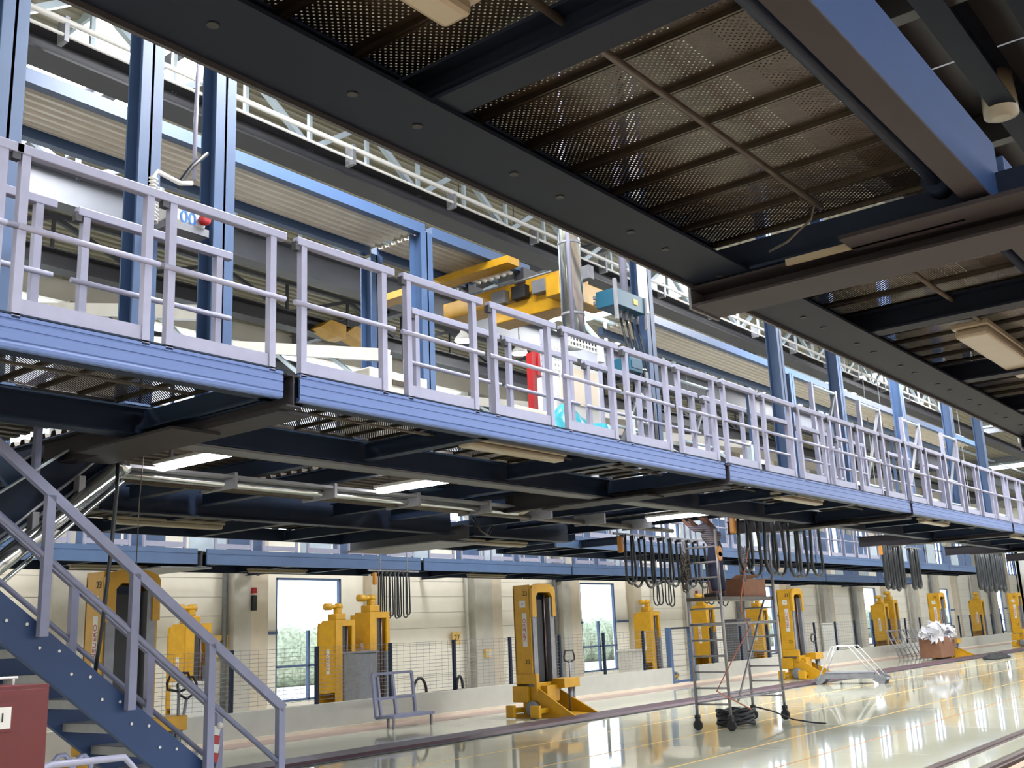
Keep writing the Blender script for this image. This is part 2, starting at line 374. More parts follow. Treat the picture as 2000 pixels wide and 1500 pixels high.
# ---------------------------------------------------------------- roof girders along the hall
def zigzag(m, y, z0, z1, x0, x1, p, w_=.07, post=True):
    x = x0; i = 0
    while x < x1:
        m.bar((x, y, z0 if i % 2 else z1), (x+p, y, z1 if i % 2 else z0), w_, w_)
        if post: m.bar((x, y, z0), (x, y, z1), w_, w_)
        x += p; i += 1
def girder(name, label, y, z0, z1, wd, m, x0=-6, x1=80, truss=None, tm='truss', lab=None):
    g = thing(name, label, 'girder', (x0, y, z0))
    t = MB(); t.ibeam('x', x0, x1, y, z0, z1, wd, .03, .02); part('beam', t, m, g)
    if truss:
        z2, p = truss
        part('top_chord', MB().box(x0, x1, y-.05, y+.05, z2-.08, z2), tm, g)
        n = int((min(x1, 45)-x0)/p)
        for i in range(n):
            x = x0+i*p; t = MB().bar((x, y, z1 if i % 2 else z2-.08), (x+p, y, z2-.08 if i % 2 else z1), .09, .09); t.bar((x, y, z1), (x, y, z2-.08), .06, .06)
            part('brace', t, tm, g)
    return g
girder('lattice_girder', 'dark grey crane girder with pale zigzag lattice above, nearest under the roof', 11.9, 9.0, 9.34, .44, 'dgirder', truss=(10.3, 1.25))
girder('lattice_girder', 'light grey girder with lattice seen above the canopy sheets, second from the front', 15.6, 8.8, 9.4, .36, 'girder', truss=(10.3, 1.6))
girder('lattice_girder', 'dark grey girder with heavy diagonal struts near the back wall', 19.4, 9.15, 9.55, .4, 'dgirder', truss=(10.35, 2.0), tm='dgirder')
girder('wall_girder', 'grey girder running along the back wall under the clerestory', 22.2, 8.85, 9.25, .4, 'girder')
t = MB()
for (yy, zz, r) in ((11.3, 9.28, .04), (11.3, 9.09, .022)): t.tube((-5, yy, zz), (40, yy, zz), r, 8)
ct = thing('cable_conduit', 'pale conduit run hung along the nearest roof girder', 'conduit', (0, 11.3, 9.28)); part('conduit_pipe', t, 'white', ct)
for i in range(16):
    part('hanger', MB().box(1+2.4*i, 1.06+2.4*i, 11.27, 11.45, 9.0, 9.34), 'galv2', ct)
# canopy roof of corrugated sheet between blue rails
def canopy(x0, x1, label):
    c = thing('canopy_roof', label, 'canopy', (x0, 10, 7.45), 'sheet canopies above the platforms')
    pr = []; y = 10.05
    while y < 11.15: pr += [(y, 7.6), (y+.05, 7.6), (y+.07, 7.65), (y+.12, 7.65)]; y += .14
    part('corrugated_sheet', MB().strip(pr, 'x', x0, x1), 'sheet', c)
    part('edge_rail', MB().box(x0, x1, 9.95, 10.07, 7.5, 7.66), 'blue', c); part('edge_rail', MB().box(x0, x1, 11.13, 11.25, 7.5, 7.66), 'blue', c)
    return c
canopy(-3, 10.8, 'silver corrugated sheet canopy between blue rails at the upper left')
canopy(10.95, 13.35, 'short silver corrugated canopy just left of the yellow crane')
canopy(17.3, 40, 'silver corrugated canopy right of the upright with the teal box')
def icol(name, label, x, y, z0, z1, w_=.21, m='blue', group='blue uprights above the platforms'):
    o = thing(name, label, 'column', (x, y, z0), group)
    t = MB()
    for a in (y-w_/2, y+w_/2-.018): t.box(x-w_/2, x+w_/2, a, a+.018, z0, z1)
    t.box(x-.012, x+.012, y-w_/2, y+w_/2, z0, z1)
    part('shaft', t, m, o); part('base_plate', MB().box(x-w_/2-.06, x+w_/2+.06, y-w_/2-.06, y+w_/2+.06, z0, z0+.02), m, o)
    return o
DK = CH+1.98        # deck level
icol('steel_column', 'blue I-section column left of the hoist box, at the far left of the upper platform', 4.86, 7.9, DK, ROOF, .22)
icol('steel_column', 'wide blue I-section column directly right of the hoist box with blue digits', 5.66, 7.9, DK, ROOF, .23)
icol('steel_column', 'blue column at the left border of the photo behind the railing', XY(-8, 7.9, 400), 7.9, DK, ROOF, .22)
icol('steel_column', 'blue column carrying the teal control box', 13.45, 7.9, DK, ROOF, .24)
for i, (px_, g) in enumerate(((1530, 'blue column with pale conduit, first right of the teal box column'), (1644, 'blue column second right of the teal box column'), (1762, 'blue column third right of the teal box column'), (1855, 'blue column fourth right of the teal box column'), (1912, 'blue column fifth right of the teal box column, near the right border'))):
    icol('steel_column', g, XY(px_, 7.9, 850), 7.9, DK, ROOF, .23)
for (x, y, g) in ((10.75, 10.0, 'blue canopy post left of the yellow crane, front one of the pair'), (10.9, 11.2, 'blue canopy post behind the grey cabinet, rear one of the pair'), (23.6, 10.0, 'blue canopy post far right under the corrugated canopy')):
    icol('canopy_post', g, x, y, DK, 7.5, .24)
icol('canopy_post', 'short blue canopy post at the extreme left border', 2.6, 11.2, DK, 7.5, .24)

# ---------------------------------------------------------------- access platforms
PZ0 = CH+1.76; PZ1 = CH+1.97
# fascia profile (y from outer face, z)
def fascia(x0, x1, y, s=1):      # s=+1: outer face towards -Y
    z = PZ0
    P = [(0, .03), (.006, .05), (0, .055), (0, .115), (.006, .118), (.006, .124), (0, .127), (0, .168), (.008, .172), (.008, .18), (0, .184), (0, .205), (.01, .21), (.06, .21), (.06, .195), (.02, .195), (.02, .03), (.05, .03), (.05, 0), (.012, 0), (.003, .01)]
    return MB().prism([(y+s*a, z+b) for a, b in (P if s < 0 else P[::-1])], 'x', x0, x1)
PLW = .325
proto_planks = {}
def plank_proto(length, m='perf'):
    key = (length, m)
    if key not in proto_planks:
        pr = [(-.150, -.026), (-.160, -.026), (-.160, 0), (.160, 0), (.160, -.026), (.150, -.026)]
        mb = MB().strip(pr, 'y', 0, length)
        me = bpy.data.meshes.new('plank'); me.from_pydata(mb.v, [], mb.f); me.materials.append(M[m]); proto_planks[key] = me
    return proto_planks[key]
def planks(parent, x0, x1, y0, y1, z, m='perf'):
    me = plank_proto(round(y1-y0, 3), m); off = ABS[parent.name]; n = int(round((x1-x0)/PLW)); st = (x1-x0)/n
    for i in range(n):
        o = bpy.data.objects.new('deck_plank', me); COL.objects.link(o); o.parent = parent; o.location = Vector((x0+st*(i+.5), y0, z))-off
def cambeam(parent, x, y0, y1, m='deepblue', z0=PZ0, z1=None, w_=.13, name='cross_beam'):
    z1 = z1 or DK-.05
    t = MB(); t.ibeam('y', y0, y1, x, z0, z1, w_, .014, .012); return part(name, t, m, parent)
def tube_lamp(label, c, L=1.55, along='x', lit=False, group=None, drop=0, wd=.15):
    o = thing('strip_lamp', label, 'lamp', c, group); x, y, z = c
    def bx(a, b, z0, z1): return MB().box(x-(a if along == 'x' else b), x+(a if along == 'x' else b), y-(b if along == 'x' else a), y+(b if along == 'x' else a), z0, z1)
    part('housing', bx(L/2, wd/2, z+.03, z+.07), 'lamp' if not lit else 'white', o, bevel=.008)
    part('diffuser', bx(L/2-.03, wd/2-.012, z-.03, z+.03), 'tube' if lit else 'lamp', o, bevel=.02)
    for s in (-1, 1):
        part('bracket', MB().box(x+(s*L*.35 if along == 'x' else 0)-.015, x+(s*L*.35 if along == 'x' else 0)+.015, y+(s*L*.35 if along == 'y' else 0)-.015, y+(s*L*.35 if along == 'y' else 0)+.015, z+.07, z+.1+drop), 'galv2', o)
    return o

# row A, above the camera: y 1.0 .. 2.5
def rowA(x0, x1, beams, label):
    g = thing('access_platform', label, 'platform', (x0, 2.5, PZ0), 'platform modules over the camera')
    t = MB().box(x0, x1, 2.44, 2.5, PZ0, PZ1); t.box(x0, x1, 2.18, 2.44, PZ0, PZ0+.016); t.box(x0, x1, 2.40, 2.5, PZ1, PZ1+.02)
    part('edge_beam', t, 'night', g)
    part('edge_lip', MB().box(x0, x1, 2.5, 2.515, PZ0-.02, PZ1), 'dgirder', g)
    n = int((x1-x0)/.43)
    for i in range(n): part('bolt', MB().lathe((x0+.2+i*.43+(.12 if i % 2 else 0), 2.33, PZ0-.002), [(.018, -.003), (.018, .001)], 10), 'black', g)
    part('main_beam', MB().box(x0, x1, .97, 1.06, PZ0+.012, DK+.12), 'shadeblue', g, bevel=.01)
    part('beam_flange', MB().box(x0, x1, .965, 1.075, PZ0, PZ0+.012), 'under', g)
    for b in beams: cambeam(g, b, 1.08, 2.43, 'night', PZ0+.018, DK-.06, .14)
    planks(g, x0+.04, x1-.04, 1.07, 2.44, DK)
    part('conduit', MB().tube((x0+.15, 1.68, DK-.09), (x1-.35, 1.68, DK-.09), .014, 8), 'galv', g)
    part('drive_shaft', MB().tube((x0+.2, 1.17, DK-.1), (x1-.25, 1.17, DK-.1), .03, 10).tube((x1-.32, 1.17, DK-.1), (x1-.2, 1.17, DK-.1), .06, 12), 'deepblue', g)
    for xx in (x0+.06, x1-.06):
        t = MB(); t.box(xx-.012, xx+.012, -1.2, 2.43, PZ0+.02, DK-.05); t.box(xx-.07, xx+.07, -1.2, 2.17, PZ0, PZ0+.014); part('end_beam', t, 'deepblue', g)
    return g
rowA(-2, 4.92, (.33, 2.5), 'dark blue framed perforated platform directly overhead, nearest to the viewer')
rowA(5.08, 11.92, (6.62, 8.6, 10.3), 'perforated platform module overhead at the right, second from the viewer')
rowA(12.08, 18.92, (13.6, 15.3, 17), 'perforated platform module overhead at the far right, third from the viewer')
rowA(19.08, 25.92, (20.6, 22.3, 24), 'perforated platform module overhead, fourth from the viewer')
for i, x in enumerate((5.0, 12.0, 19.0)):
    g = thing('cantilever_beam', 'grey cantilever beam under the %s joint of the overhead platforms' % ORD[i], 'beam', (x, 2.5, PZ0-.1), 'cantilevers under the overhead platforms')
    t = MB(); t.ibeam('y', -1.2, 2.52, x-.05, PZ0-.12, PZ0-.01, .3, .014, .014); part('beam', t, 'under', g)
    part('slide_plate', MB().box(x-.42, x-.2, .3, 1.62, PZ0-.05, PZ0-.03), 'under', g)
    part('flat_bar', MB().box(x-.27, x-.245, 1.1, 1.95, PZ0-.05, PZ0-.02), 'lamp', g)
    part('end_plate', MB().box(x-.2, x+.12, 2.52, 2.535, PZ0-.13, PZ0+.02), 'girder', g)
    part('fixing_block', MB().box(x-.1, x+.06, 2.535, 2.57, PZ0-.04, PZ0+.04), 'truss', g)
cb = MB(); a = Vector((4.5, 1.68, DK-.09)); b_ = Vector((4.62, 1.98, PZ0+.0))
cb.path([a, a+Vector((.06, .05, -.05)), a+Vector((.06, .18, -.13)), b_], .006, 6)
tag(part('loose_cable', cb, 'galv'), 'thin loose cable dropping from the overhead conduit to the cantilever', 'cable')
tube_lamp('unlit strip lamp under the second overhead platform at the right border', (8.1, 1.75, CH+1.83), 1.75, 'x', wd=.24)
tube_lamp('unlit strip lamp under the overhead platform at the top edge of the photo', (1.4, 1.84, CH+1.83), 1.6, 'x', wd=.14)

# row B: the long platform with the blue fascia, y 6.0 .. 7.8
def rowB(x0, x1, label, beams):
    g = thing('access_platform', label, 'platform', (x0, 6, PZ0), 'blue fronted platform modules')
    part('fascia', fascia(x0, x1, 6.0), 'fascia', g)
    part('front_channel', MB().box(x0, x1, 6.05, 6.06, PZ0, PZ1).box(x0, x1, 6.05, 6.16, PZ0, PZ0+.012), 'deepblue', g)
    t = MB(); t.ibeam('x', x0, x1, 7.78, PZ0-.04, DK-.02, .18, .016, .012); part('rear_beam', t, 'deepblue', g)
    for b in beams: cambeam(g, b, 6.1, 7.7, 'deepblue')
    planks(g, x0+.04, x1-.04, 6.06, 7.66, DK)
    part('conduit', MB().tube((x0+.2, 6.75, DK-.1), (x1-.3, 6.75, DK-.1), .014, 8), 'galv', g)
    part('walk_edge', MB().box(x0, x1, 6.0, 6.07, PZ1, PZ1+.012), 'deepblue', g)
    for xx in (x0+.06, x1-.06):
        t = MB(); t.box(xx-.012, xx+.012, 6.08, 7.7, PZ0, DK-.05); t.box(xx-.06, xx+.06, 6.08, 7.7, PZ0, PZ0+.014); part('end_beam', t, 'deepblue', g)
    return g
BM = [(-2.0, 4.92), (5.08, 11.95), (12.07, 18.96), (19.04, 25.95), (26.05, 32.95), (33.05, 39.95), (40.05, 46.95)]
wh = ['at the left border', 'spanning the middle of the photo', 'right of the middle, third from the left', 'at the right, fourth from the left', 'at the right border, fifth from the left', 'far off right, sixth from the left', 'farthest off, seventh from the left']
for i, (a, b) in enumerate(BM): rowB(a, b, 'long blue fronted platform module '+wh[i], (a+2.3, a+4.6))
for i, x in enumerate((5.0, 12.01, 19.0, 26.0, 33.0, 40.0)):
    g = thing('cantilever_beam', 'dark grey steel cantilever crossing under the %s joint of the blue platform' % ORD[i], 'beam', (x, 6, PZ0), 'cantilevers under the blue platform')
    t = MB(); t.ibeam('y', 5.98, 9.6, x-.0, PZ0-.06, DK-.03, .13, .016, .014); part('beam', t, 'under', g)
    part('bottom_plate', MB().box(x-.06, x+.26, 6.1, 8.9, PZ0-.085, PZ0-.06), 'under', g)
    part('slide_plate', MB().box(x-.35, x+.1, 7.0, 8.4, PZ0-.11, PZ0-.088), 'under', g)
# guardrails on the front edge
RZ = CH+3.07
def guard(name, label, x, y, wd=.87, top=RZ, group=None, toe=True, base=DK-.03, m='rail'):
    o = thing(name, label, 'guardrail', (x, y, base), group)
    for xx in (x, x+wd):
        part('post', MB().box(xx-.0, xx+.055, y, y+.055, base, top-.06), m, o)
    part('top_rail', MB().box(x-.04, x+wd+.15, y-.006, y+.06, top-.065, top), m, o, bevel=.006)
    part('middle_rail', MB().tube((x-.07, y-.0, (top+base)/2+.02), (x+wd+.14, y-.0, (top+base)/2+.02), .021, 10), m, o)
    if toe: part('toe_board', MB().box(x+.05, x+wd, y+.01, y+.045, base+.02, base+.13), m, o)
    part('gate_stop', MB().box(x-.06, x-.01, y+.0, y+.05, top-.11, top-.04), 'dgirder', o)
    return o
g0 = guard('guardrail_panel', '', 0, 6.0)
xs = [.85, 1.86, 2.87, 3.92] + [5.09+7/6*i for i in range(0, 36)]
GL = 'pale guardrail panel on the blue platform front, %s'
for i, x in enumerate(xs[:34]):
    if i == 0: lab = GL % 'outside the left border'
    else:
        lab = GL % (['', 'just off the left border', 'leftmost one fully in view', 'left of the wide blue column foot'][i] if i < 4 else '%s to the right of first fascia joint' % ORD[i-4])
    if i == 0: g0.location.x = x; g0['label'] = lab; g0['group'] = 'front edge guardrails'
    else: dup(g0, (x, 6.0, DK-.03), lab, 'front edge guardrails')
# inner guardrails
g1 = guard('guardrail_panel', 'pale inner guardrail panel behind the front railing at the left border', 2.2, 6.75, 1.15, CH+3.12, 'inner guardrails')
for i, (x, l_) in enumerate(((3.7, 'just left of the first blue column'), (7.15, 'behind the front railing, left of the canopy post'), (8.6, 'below the yellow crane'), (10.1, 'in front of the red post'), (11.5, 'in front of the pierced panel'), (13.0, 'beside the foot of the teal box column'), (14.6, 'right of the teal box column'), (16.2, 'second right of the teal box column'), (17.8, 'third right of the teal box column'), (20.4, 'far right between the blue columns'), (22.4, 'farthest right in view'))):
    dup(g1, (x, 6.75, DK-.03), 'pale inner guardrail panel '+l_, 'inner guardrails')

# lamps under row B
for i, (x, l_) in enumerate(((8.2, 'below the middle blue module'), (15.1, 'below the third blue module'), (21.6, 'below the fourth blue module'), (28.4, 'below the fifth blue module'))):
    tube_lamp('unlit pale strip lamp under the platform edge '+l_, (x, 6.42, CH+1.76), 1.6, 'x', wd=.17, group='unlit lamps under the blue platform')
# middle bay 7.9 .. 12.2: corrugated soffit, lit lamps, duct
for i, (a, b) in enumerate(((-2, 1.4), (1.5, 4.9), (5.1, 8.4), (8.5, 11.9), (12.1, 15.0), (15.1, 17.6))):
    g = thing('soffit_panel', 'corrugated steel soffit panel beneath the middle walkway, %s from the left' % ORD[i], 'panel', (a, 7.9, DK), 'soffit panels')
    pr = []; y = 7.9
    while y < 11.9: pr += [(y, DK+.06), (y+.09, DK+.06), (y+.11, DK+.11), (y+.18, DK+.11)]; y += .2
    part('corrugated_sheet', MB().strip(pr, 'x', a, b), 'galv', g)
    t = MB(); t.ibeam('y', 7.88, 12.09, a+.05, DK-.14, DK+.05, .12); part('joist', t, 'deepblue', g)
    t = MB(); t.ibeam('y', 7.88, 12.09, (a+b)/2+.7, DK-.14, DK+.05, .12); part('joist', t, 'deepblue', g)
LL = ['brightly lit strip lamp near the head of the chrome duct, leftmost', 'brightly lit strip lamp second from the left under the middle bay', 'brightly lit short strip lamp third from the left', 'thin lit strip lamp left of the worker, fourth from the left']
for i, x in enumerate((6.1, 9.2, 12.35, 15.6)):
    tube_lamp(LL[i], (x, 8.65, CH+1.78), 1.5 if i != 2 else 1.15, 'y', True, 'lit lamps under the middle bay', .2, .14 if i < 2 else .12)
d = thing('clad_duct', 'long metal clad pipe run with trunking below the lit lamps', 'duct', (5, 9.6, CH+1.7))
part('trunking', MB().box(5.2, 12.0, 9.42, 9.66, CH+1.77, CH+1.80), 'galv2', d)
part('pipe', MB().tube((5.2, 9.62, CH+1.73), (12.3, 9.62, CH+1.73), .045, 12), 'chrome', d)
part('pipe', MB().tube((5.2, 9.82, CH+1.71), (17.2, 9.82, CH+1.71), .04, 12), 'galv', d)
part('ladder_tray', MB().box(5.2, 17.2, 9.92, 10.02, CH+1.71, CH+1.75), 'galv', d)
for i in range(8): part('clip', MB().box(5.6+1.45*i, 5.64+1.45*i, 9.4, 10.0, CH+1.66, CH+1.83), 'galv2', d)
part('elbow', MB().path([(12.3, 9.62, CH+1.73), (12.42, 9.6, CH+1.75), (12.5, 9.4, CH+1.85), (12.52, 9.2, CH+1.9)], .04, 10), 'lamp', d)
d = thing('cable_tray', 'perforated steel cable tray along the rear beam of the blue platform', 'tray', (5, 8.0, CH+1.72))
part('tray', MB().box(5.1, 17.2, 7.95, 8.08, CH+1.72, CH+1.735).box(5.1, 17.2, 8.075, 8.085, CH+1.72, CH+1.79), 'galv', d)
part('angle', MB().box(5.1, 17.2, 7.68, 7.9, CH+1.69, CH+1.712), 'girder', d)

# row C: deep beam at y 12.2, deck to y 15
def rowC(x0, x1, label):
    g = thing('rear_platform', label, 'platform', (x0, 12.2, PZ0), 'rear platform modules')
    t = MB(); t.ibeam('x', x0, x1, 12.2, CH+1.7, CH+2.34, .2, .02, .014); part('deep_beam', t, 'deepblue', g)
    part('front_channel', MB().box(x0, x1, 14.95, 15.0, PZ0, PZ1), 'deepblue', g)
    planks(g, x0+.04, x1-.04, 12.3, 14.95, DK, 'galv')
    for b in (x0+1.7, x0+3.4, x0+5.2): cambeam(g, b, 12.3, 14.9)
    part('end_beam', MB().box(x0, x0+.02, 12.2, 14.95, PZ0, DK), 'deepblue', g); part('end_beam', MB().box(x1-.02, x1, 12.2, 14.95, PZ0, DK), 'deepblue', g)
    return g
rowC(-.2, 6.9, 'dark blue rear platform underside behind the staircase'); rowC(7.1, 13.7, 'dark blue rear platform underside, left of its bracket'); rowC(14.2, 17.2, 'short dark blue rear platform module right of the bracket')
g = thing('bracket_beam', 'grey bracket beam between the rear platform modules with dangling cable', 'beam', (13.95, 12, PZ0))
t = MB(); t.ibeam('y', 12.0, 15.0, 13.95, PZ0-.15, PZ0+.1, .3); part('beam', t, 'girder', g)
part('plate', MB().box(13.4, 14.6, 12.2, 14.6, PZ0-.19, PZ0-.17), 'galv2', g)
part('cable', MB().path([(14.0, 11.95, CH+2.0), (14.1, 11.85, CH+1.75), (14.3, 11.85, CH+1.68), (14.5, 11.9, CH+1.85)], .02, 6), 'galv', g)
for i, (x, l_) in enumerate(((8.85, 'behind the hanging black hose'), (16.3, 'left of the cable loops'))):
    tube_lamp('unlit strip lamp under the rear platform '+l_, (x, 13.3, CH+1.72), 1.8, 'x', wd=.2)
# row C continued as a lighter fascia platform further along
def fplat(x0, x1, y, depth, h, z0, label, group, name='rear_platform'):
    g = thing(name, label, 'platform', (x0, y, z0), group)
    P = [(y, z0), (y+.05, z0), (y+.05, z0+h), (y, z0+h), (y, z0+h*.7), (y+.012, z0+h*.68), (y+.012, z0+h*.62), (y, z0+h*.6)]
    part('fascia', MB().prism(P, 'x', x0, x1), 'blue', g)
    part('deck', MB().box(x0, x1, y+.05, y+depth, z0+h-.1, z0+h-.06), 'galv', g)
    for k in range(4): part('joist', MB().ibeam('y', y+.05, y+depth, x0+.3+k*(x1-x0-.6)/3, z0, z0+h-.1, .14), 'deepblue', g)
    part('rear_beam', MB().box(x0, x1, y+depth-.06, y+depth, z0-.02, z0+h-.05), 'deepblue', g)
    for q in range(6):
        if (q*7+int(x0)) % 5 == 3: continue
        xa = x0+.15+q*(x1-x0-.3)/6; part('kick_panel', MB().box(xa, xa+(x1-x0-.3)/6-.08, y+.9, y+.92, z0+h+.02, z0+h+(.42 if y > 18 else .95)), 'blue' if q % 3 else 'truss', g)
    if y > 18: part('wall_bracket', MB().ibeam('y', y+depth, YW, (x0+x1)/2, z0, z0+h-.1, .14), 'deepblue', g)
    else: part('hanger', MB().box(x1-.3, x1-.2, y+depth-.1, y+depth, z0+h, ROOF), 'blue', g)
    return g
for i in range(5):
    a = 18.4+7*i
    fplat(a+.06, a+6.94, 13.4, 1.7, .25, CH+1.76, 'slim blue platform module behind the cable loops, %s from the left' % ORD[i], 'slim rear modules')
    c0 = None
    for k in range(6):
        x = a+.2+k*1.1667
        if k == 0 and i == 0: c0 = guard('guardrail_panel', 'pale guardrail panel on the slim rear platform, first from the left', x, 13.4, .87, CH+3.05, 'slim rear guardrails', base=CH+2.0); G2 = c0; c0 = None
        elif i < 3: dup(G2, (x, 13.4, CH+2.0), 'pale guardrail panel on the slim rear platform, %s from the left' % ORD[i*6+k], 'slim rear guardrails')
# row D: far fascia y 20
DX = [(0.2, 6.9), (7.1, 14.05), (14.3, 21.2), (21.35, 28.3), (28.4, 35.3), (35.4, 42.3), (42.4, 49.3), (49.4, 56.3), (56.4, 63.3)]
for i, (a, b) in enumerate(DX):
    fplat(a, b, 20.0, 2.1, .34, CH+1.76, 'far blue platform module along the back wall, %s from the left' % ORD[i], 'far platform modules', 'far_platform')
G3 = guard('guardrail_panel', 'pale guardrail panel on the far platform, first from the left', 0.4, 20.0, 1.0, CH+3.2, 'far guardrails', base=CH+2.1)
k = 0
for i, (a, b) in enumerate(DX[:5]):
    for j in range(5):
        x = a+.2+j*1.35
        if i == 0 and j == 0: continue
        k += 1; dup(G3, (x, 20.0, CH+2.1), 'pale guardrail panel on the far platform, %s from the left' % ORD[k], 'far guardrails')
g = thing('cantilever_beam', 'grey cantilever under the joint of the far platform', 'beam', (14.17, 20, PZ0)); t = MB(); t.ibeam('y', 20.0, 22.4, 14.17, PZ0-.05, PZ0+.3, .2); part('beam', t, 'girder', g)
part('plate', MB().box(13.2, 14.5, 20.1, 22.4, PZ0-.08, PZ0-.05), 'galv2', g)
for i, (x0, x1, y) in enumerate(((582, 698, 1107), (985, 1062, 1120), (250, 330, 1100))):
    p = pZ((x0+x1)/2, y, CH+1.7); tube_lamp('thin unlit strip lamp under the far platform, '+['left of the window cables', 'above the tall yellow jack', 'above the leftmost yellow jack'][i], (p.x, 20.9, CH+1.7), 1.8, 'x', wd=.14)

def pX(x, y, X): d = ray(x, y); return EYE + d*(X/d.x)
# ---------------------------------------------------------------- staircase at the left
def stair_z(x): return 2.16-.775*(x-3.89)
st = thing('staircase', 'blue steel staircase with grey handrails descending to the right at lower left', 'staircase', (6.6, 8.0, 0))
for (y, n_) in ((8.0, 0), (8.86, 1)):
    P = [(3.0, stair_z(3.0)), (6.68, 0), (6.22, 0), (3.0, stair_z(3.0)-.33)]
    part('stringer', MB().prism(P, 'y', y, y+.02), 'shadeblue', st)
    part('stringer_flange', MB().bar((3.0, y+.03, stair_z(3.0)), (6.68, y+.03, 0), .06, .012).bar((3.0, y+.03, stair_z(3.0)-.33), (6.2, y+.03, .01), .06, .012), 'shadeblue', st)
for i in range(13):
    x = 3.2+.27*i; z = stair_z(x)-.12
    for dx in (-.06, .1): part('bolt', MB().lathe((x+dx, 7.998, z-(.03 if dx > 0 else 0)), [(.012, -.008), (.012, 0)], 8, 'y'), 'white', st)
    part('tread', MB().box(x-.16, x+.12, 8.02, 8.86, z-.035, z).box(x-.17, x-.14, 8.02, 8.86, z-.07, z), 'galv2', st)
for (y, xs_, m_) in ((7.93, (4.2, 4.97, 5.73, 6.5), 'near'), (8.93, (4.2, 5.0, 5.78, 6.56), 'far')):
    ht = 1.0 if m_ == 'near' else .98
    rz = lambda x: stair_z(x)+ht-.0
    for x in xs_: part('post', MB().box(x-.035, x+.035, y-.03, y+.03, max(0, stair_z(x)-.1), rz(x)-.02), 'darkrail', st)
    xe = xs_[-1]+.03
    part('handrail', MB().bar((3.0, y, rz(3.0)), (xe, y, rz(xe)), .06, .075), 'darkrail', st)
    part('middle_rail', MB().tube((3.0, y, rz(3.0)-.5), (xe, y, max(.1, rz(xe)-.5)), .024, 10), 'darkrail', st)
bs = thing('upper_stair_flight', 'dark blue upper stair flight rising right behind the chrome duct, at left', 'staircase', (4.4, 9.2, 2.5))
def uz(x): return 3.09+.73*(x-4.41)
for y in (9.2, 10.1):
    part('stringer', MB().prism([(3.3, uz(3.3)), (5.2, uz(5.2)), (5.5, uz(5.2)), (5.5, 3.42), (3.3, uz(3.3)-.52)], 'y', y, y+.02), 'deepblue', bs)
    part('stringer_edge', MB().bar((3.3, y-.03, uz(3.3)), (5.2, y-.03, uz(5.2)), .07, .014).bar((3.3, y-.03, uz(3.3)-.5), (5.45, y-.03, uz(5.45)-.42), .07, .014), 'truss', bs)
    part('handrail', MB().bar((3.3, y, uz(3.3)+.85), (4.9, y, uz(4.9)+.85), .05, .06), 'rail', bs)
    for x in (3.9, 4.72): part('post', MB().box(x-.03, x+.03, y-.03, y+.03, uz(x)-.1, uz(x)+.85), 'darkrail', bs)
for i in range(9): part('tread', MB().box(3.4+.24*i, 3.66+.24*i, 9.22, 10.1, uz(3.5+.24*i)-.2, uz(3.5+.24*i)-.16), 'galv2', bs)
part('gusset', MB().prism([(3.5, 3.55), (4.3, 3.72), (4.6, 3.45), (4.75, 3.1), (4.6, 3.1), (4.3, 3.4), (3.5, 3.3)], 'y', 9.3, 9.36), 'blue', bs)
cd_ = thing('chrome_duct', 'polished metal clad duct sloping up beneath the upper stair flight', 'duct', (4.4, 9.1, 2.5))
a = Vector((3.4, 9.05, 1.62)); b_ = Vector((5.48, 9.05, 3.40)); dd = (b_-a).normalized()
part('pipe', MB().tube(a, b_, .085, 20), 'chrome', cd_)
part('end_cap', MB().tube(b_-dd*.06, b_+dd*.03, .093, 20), 'chrome', cd_)
part('pipe', MB().tube(a+Vector((.1, 0, -.13)), b_+Vector((.02, 0, -.14)), .022, 10), 'chrome', cd_)
part('conduit', MB().tube(a+Vector((-.1, 0, .12)), b_+Vector((-.15, 0, .13)), .014, 8), 'galv2', cd_)
for k in (.35, .6, .8): p = a+(b_-a)*k; part('clamp', MB().box(p.x-.03, p.x+.03, 9.0, 9.1, p.z+.06, p.z+.22), 'galv2', cd_)
h = MB().path([pY(230, 905, 8.6), pY(228, 960, 8.6), pY(215, 1090, 8.6), pY(200, 1220, 8.6), pY(183, 1330, 8.6)], .018, 8)
tag(part('hanging_hose', h, 'cable'), 'black hose hanging from the chrome duct end behind the stair handrails', 'hose')
h = MB().path([pY(282, 858, 9.0), pY(281, 880, 9.0), pY(272, 980, 9.0), pY(266, 1110, 9.0)], .005, 6); h.tube(pY(266, 1110, 9.0), pY(266, 1116, 9.0), .03, 8)
tag(part('pull_wire', h, 'galv'), 'thin grey wire hanging right of the black hose', 'wire')
cabx = thing('red_cabinet', 'dark red metal cabinet with white label at the bottom left corner', 'cabinet', (2.2, 5.2, 0))
part('body', MB().box(1.5, 2.81, 5.2, 5.6, 0, 1.55), 'red', cabx, bevel=.008)
part('door', MB().box(1.52, 2.79, 5.185, 5.2, .03, 1.53), 'red', cabx, bevel=.004)
part('label_frame', MB().box(2.42, 2.63, 5.175, 5.187, 1.34, 1.475), 'red', cabx)
part('label', MB().box(2.44, 2.607, 5.168, 5.176, 1.355, 1.455), 'white', cabx)
text('lettering', '01', .06, face_my((2.55, 5.166, 1.405)), 'ink', cabx)
hb_ = thing('towel_bar', 'thin white bar with two short posts on top of the red cabinet', 'bar', (2.5, 5.35, 1.55))
part('bar', MB().tube((2.2, 5.35, 1.585), (2.72, 5.35, 1.585), .007, 8), 'white', hb_)
for x in (2.3, 2.55, 2.7): part('foot', MB().tube((x, 5.35, 1.55), (x, 5.35, 1.585), .006, 6), 'white', hb_)
hp = thing('hoop_rail', 'low grey tubular hoop barrier at the bottom edge beneath the stairs', 'barrier', (3.6, 7.2, 0))
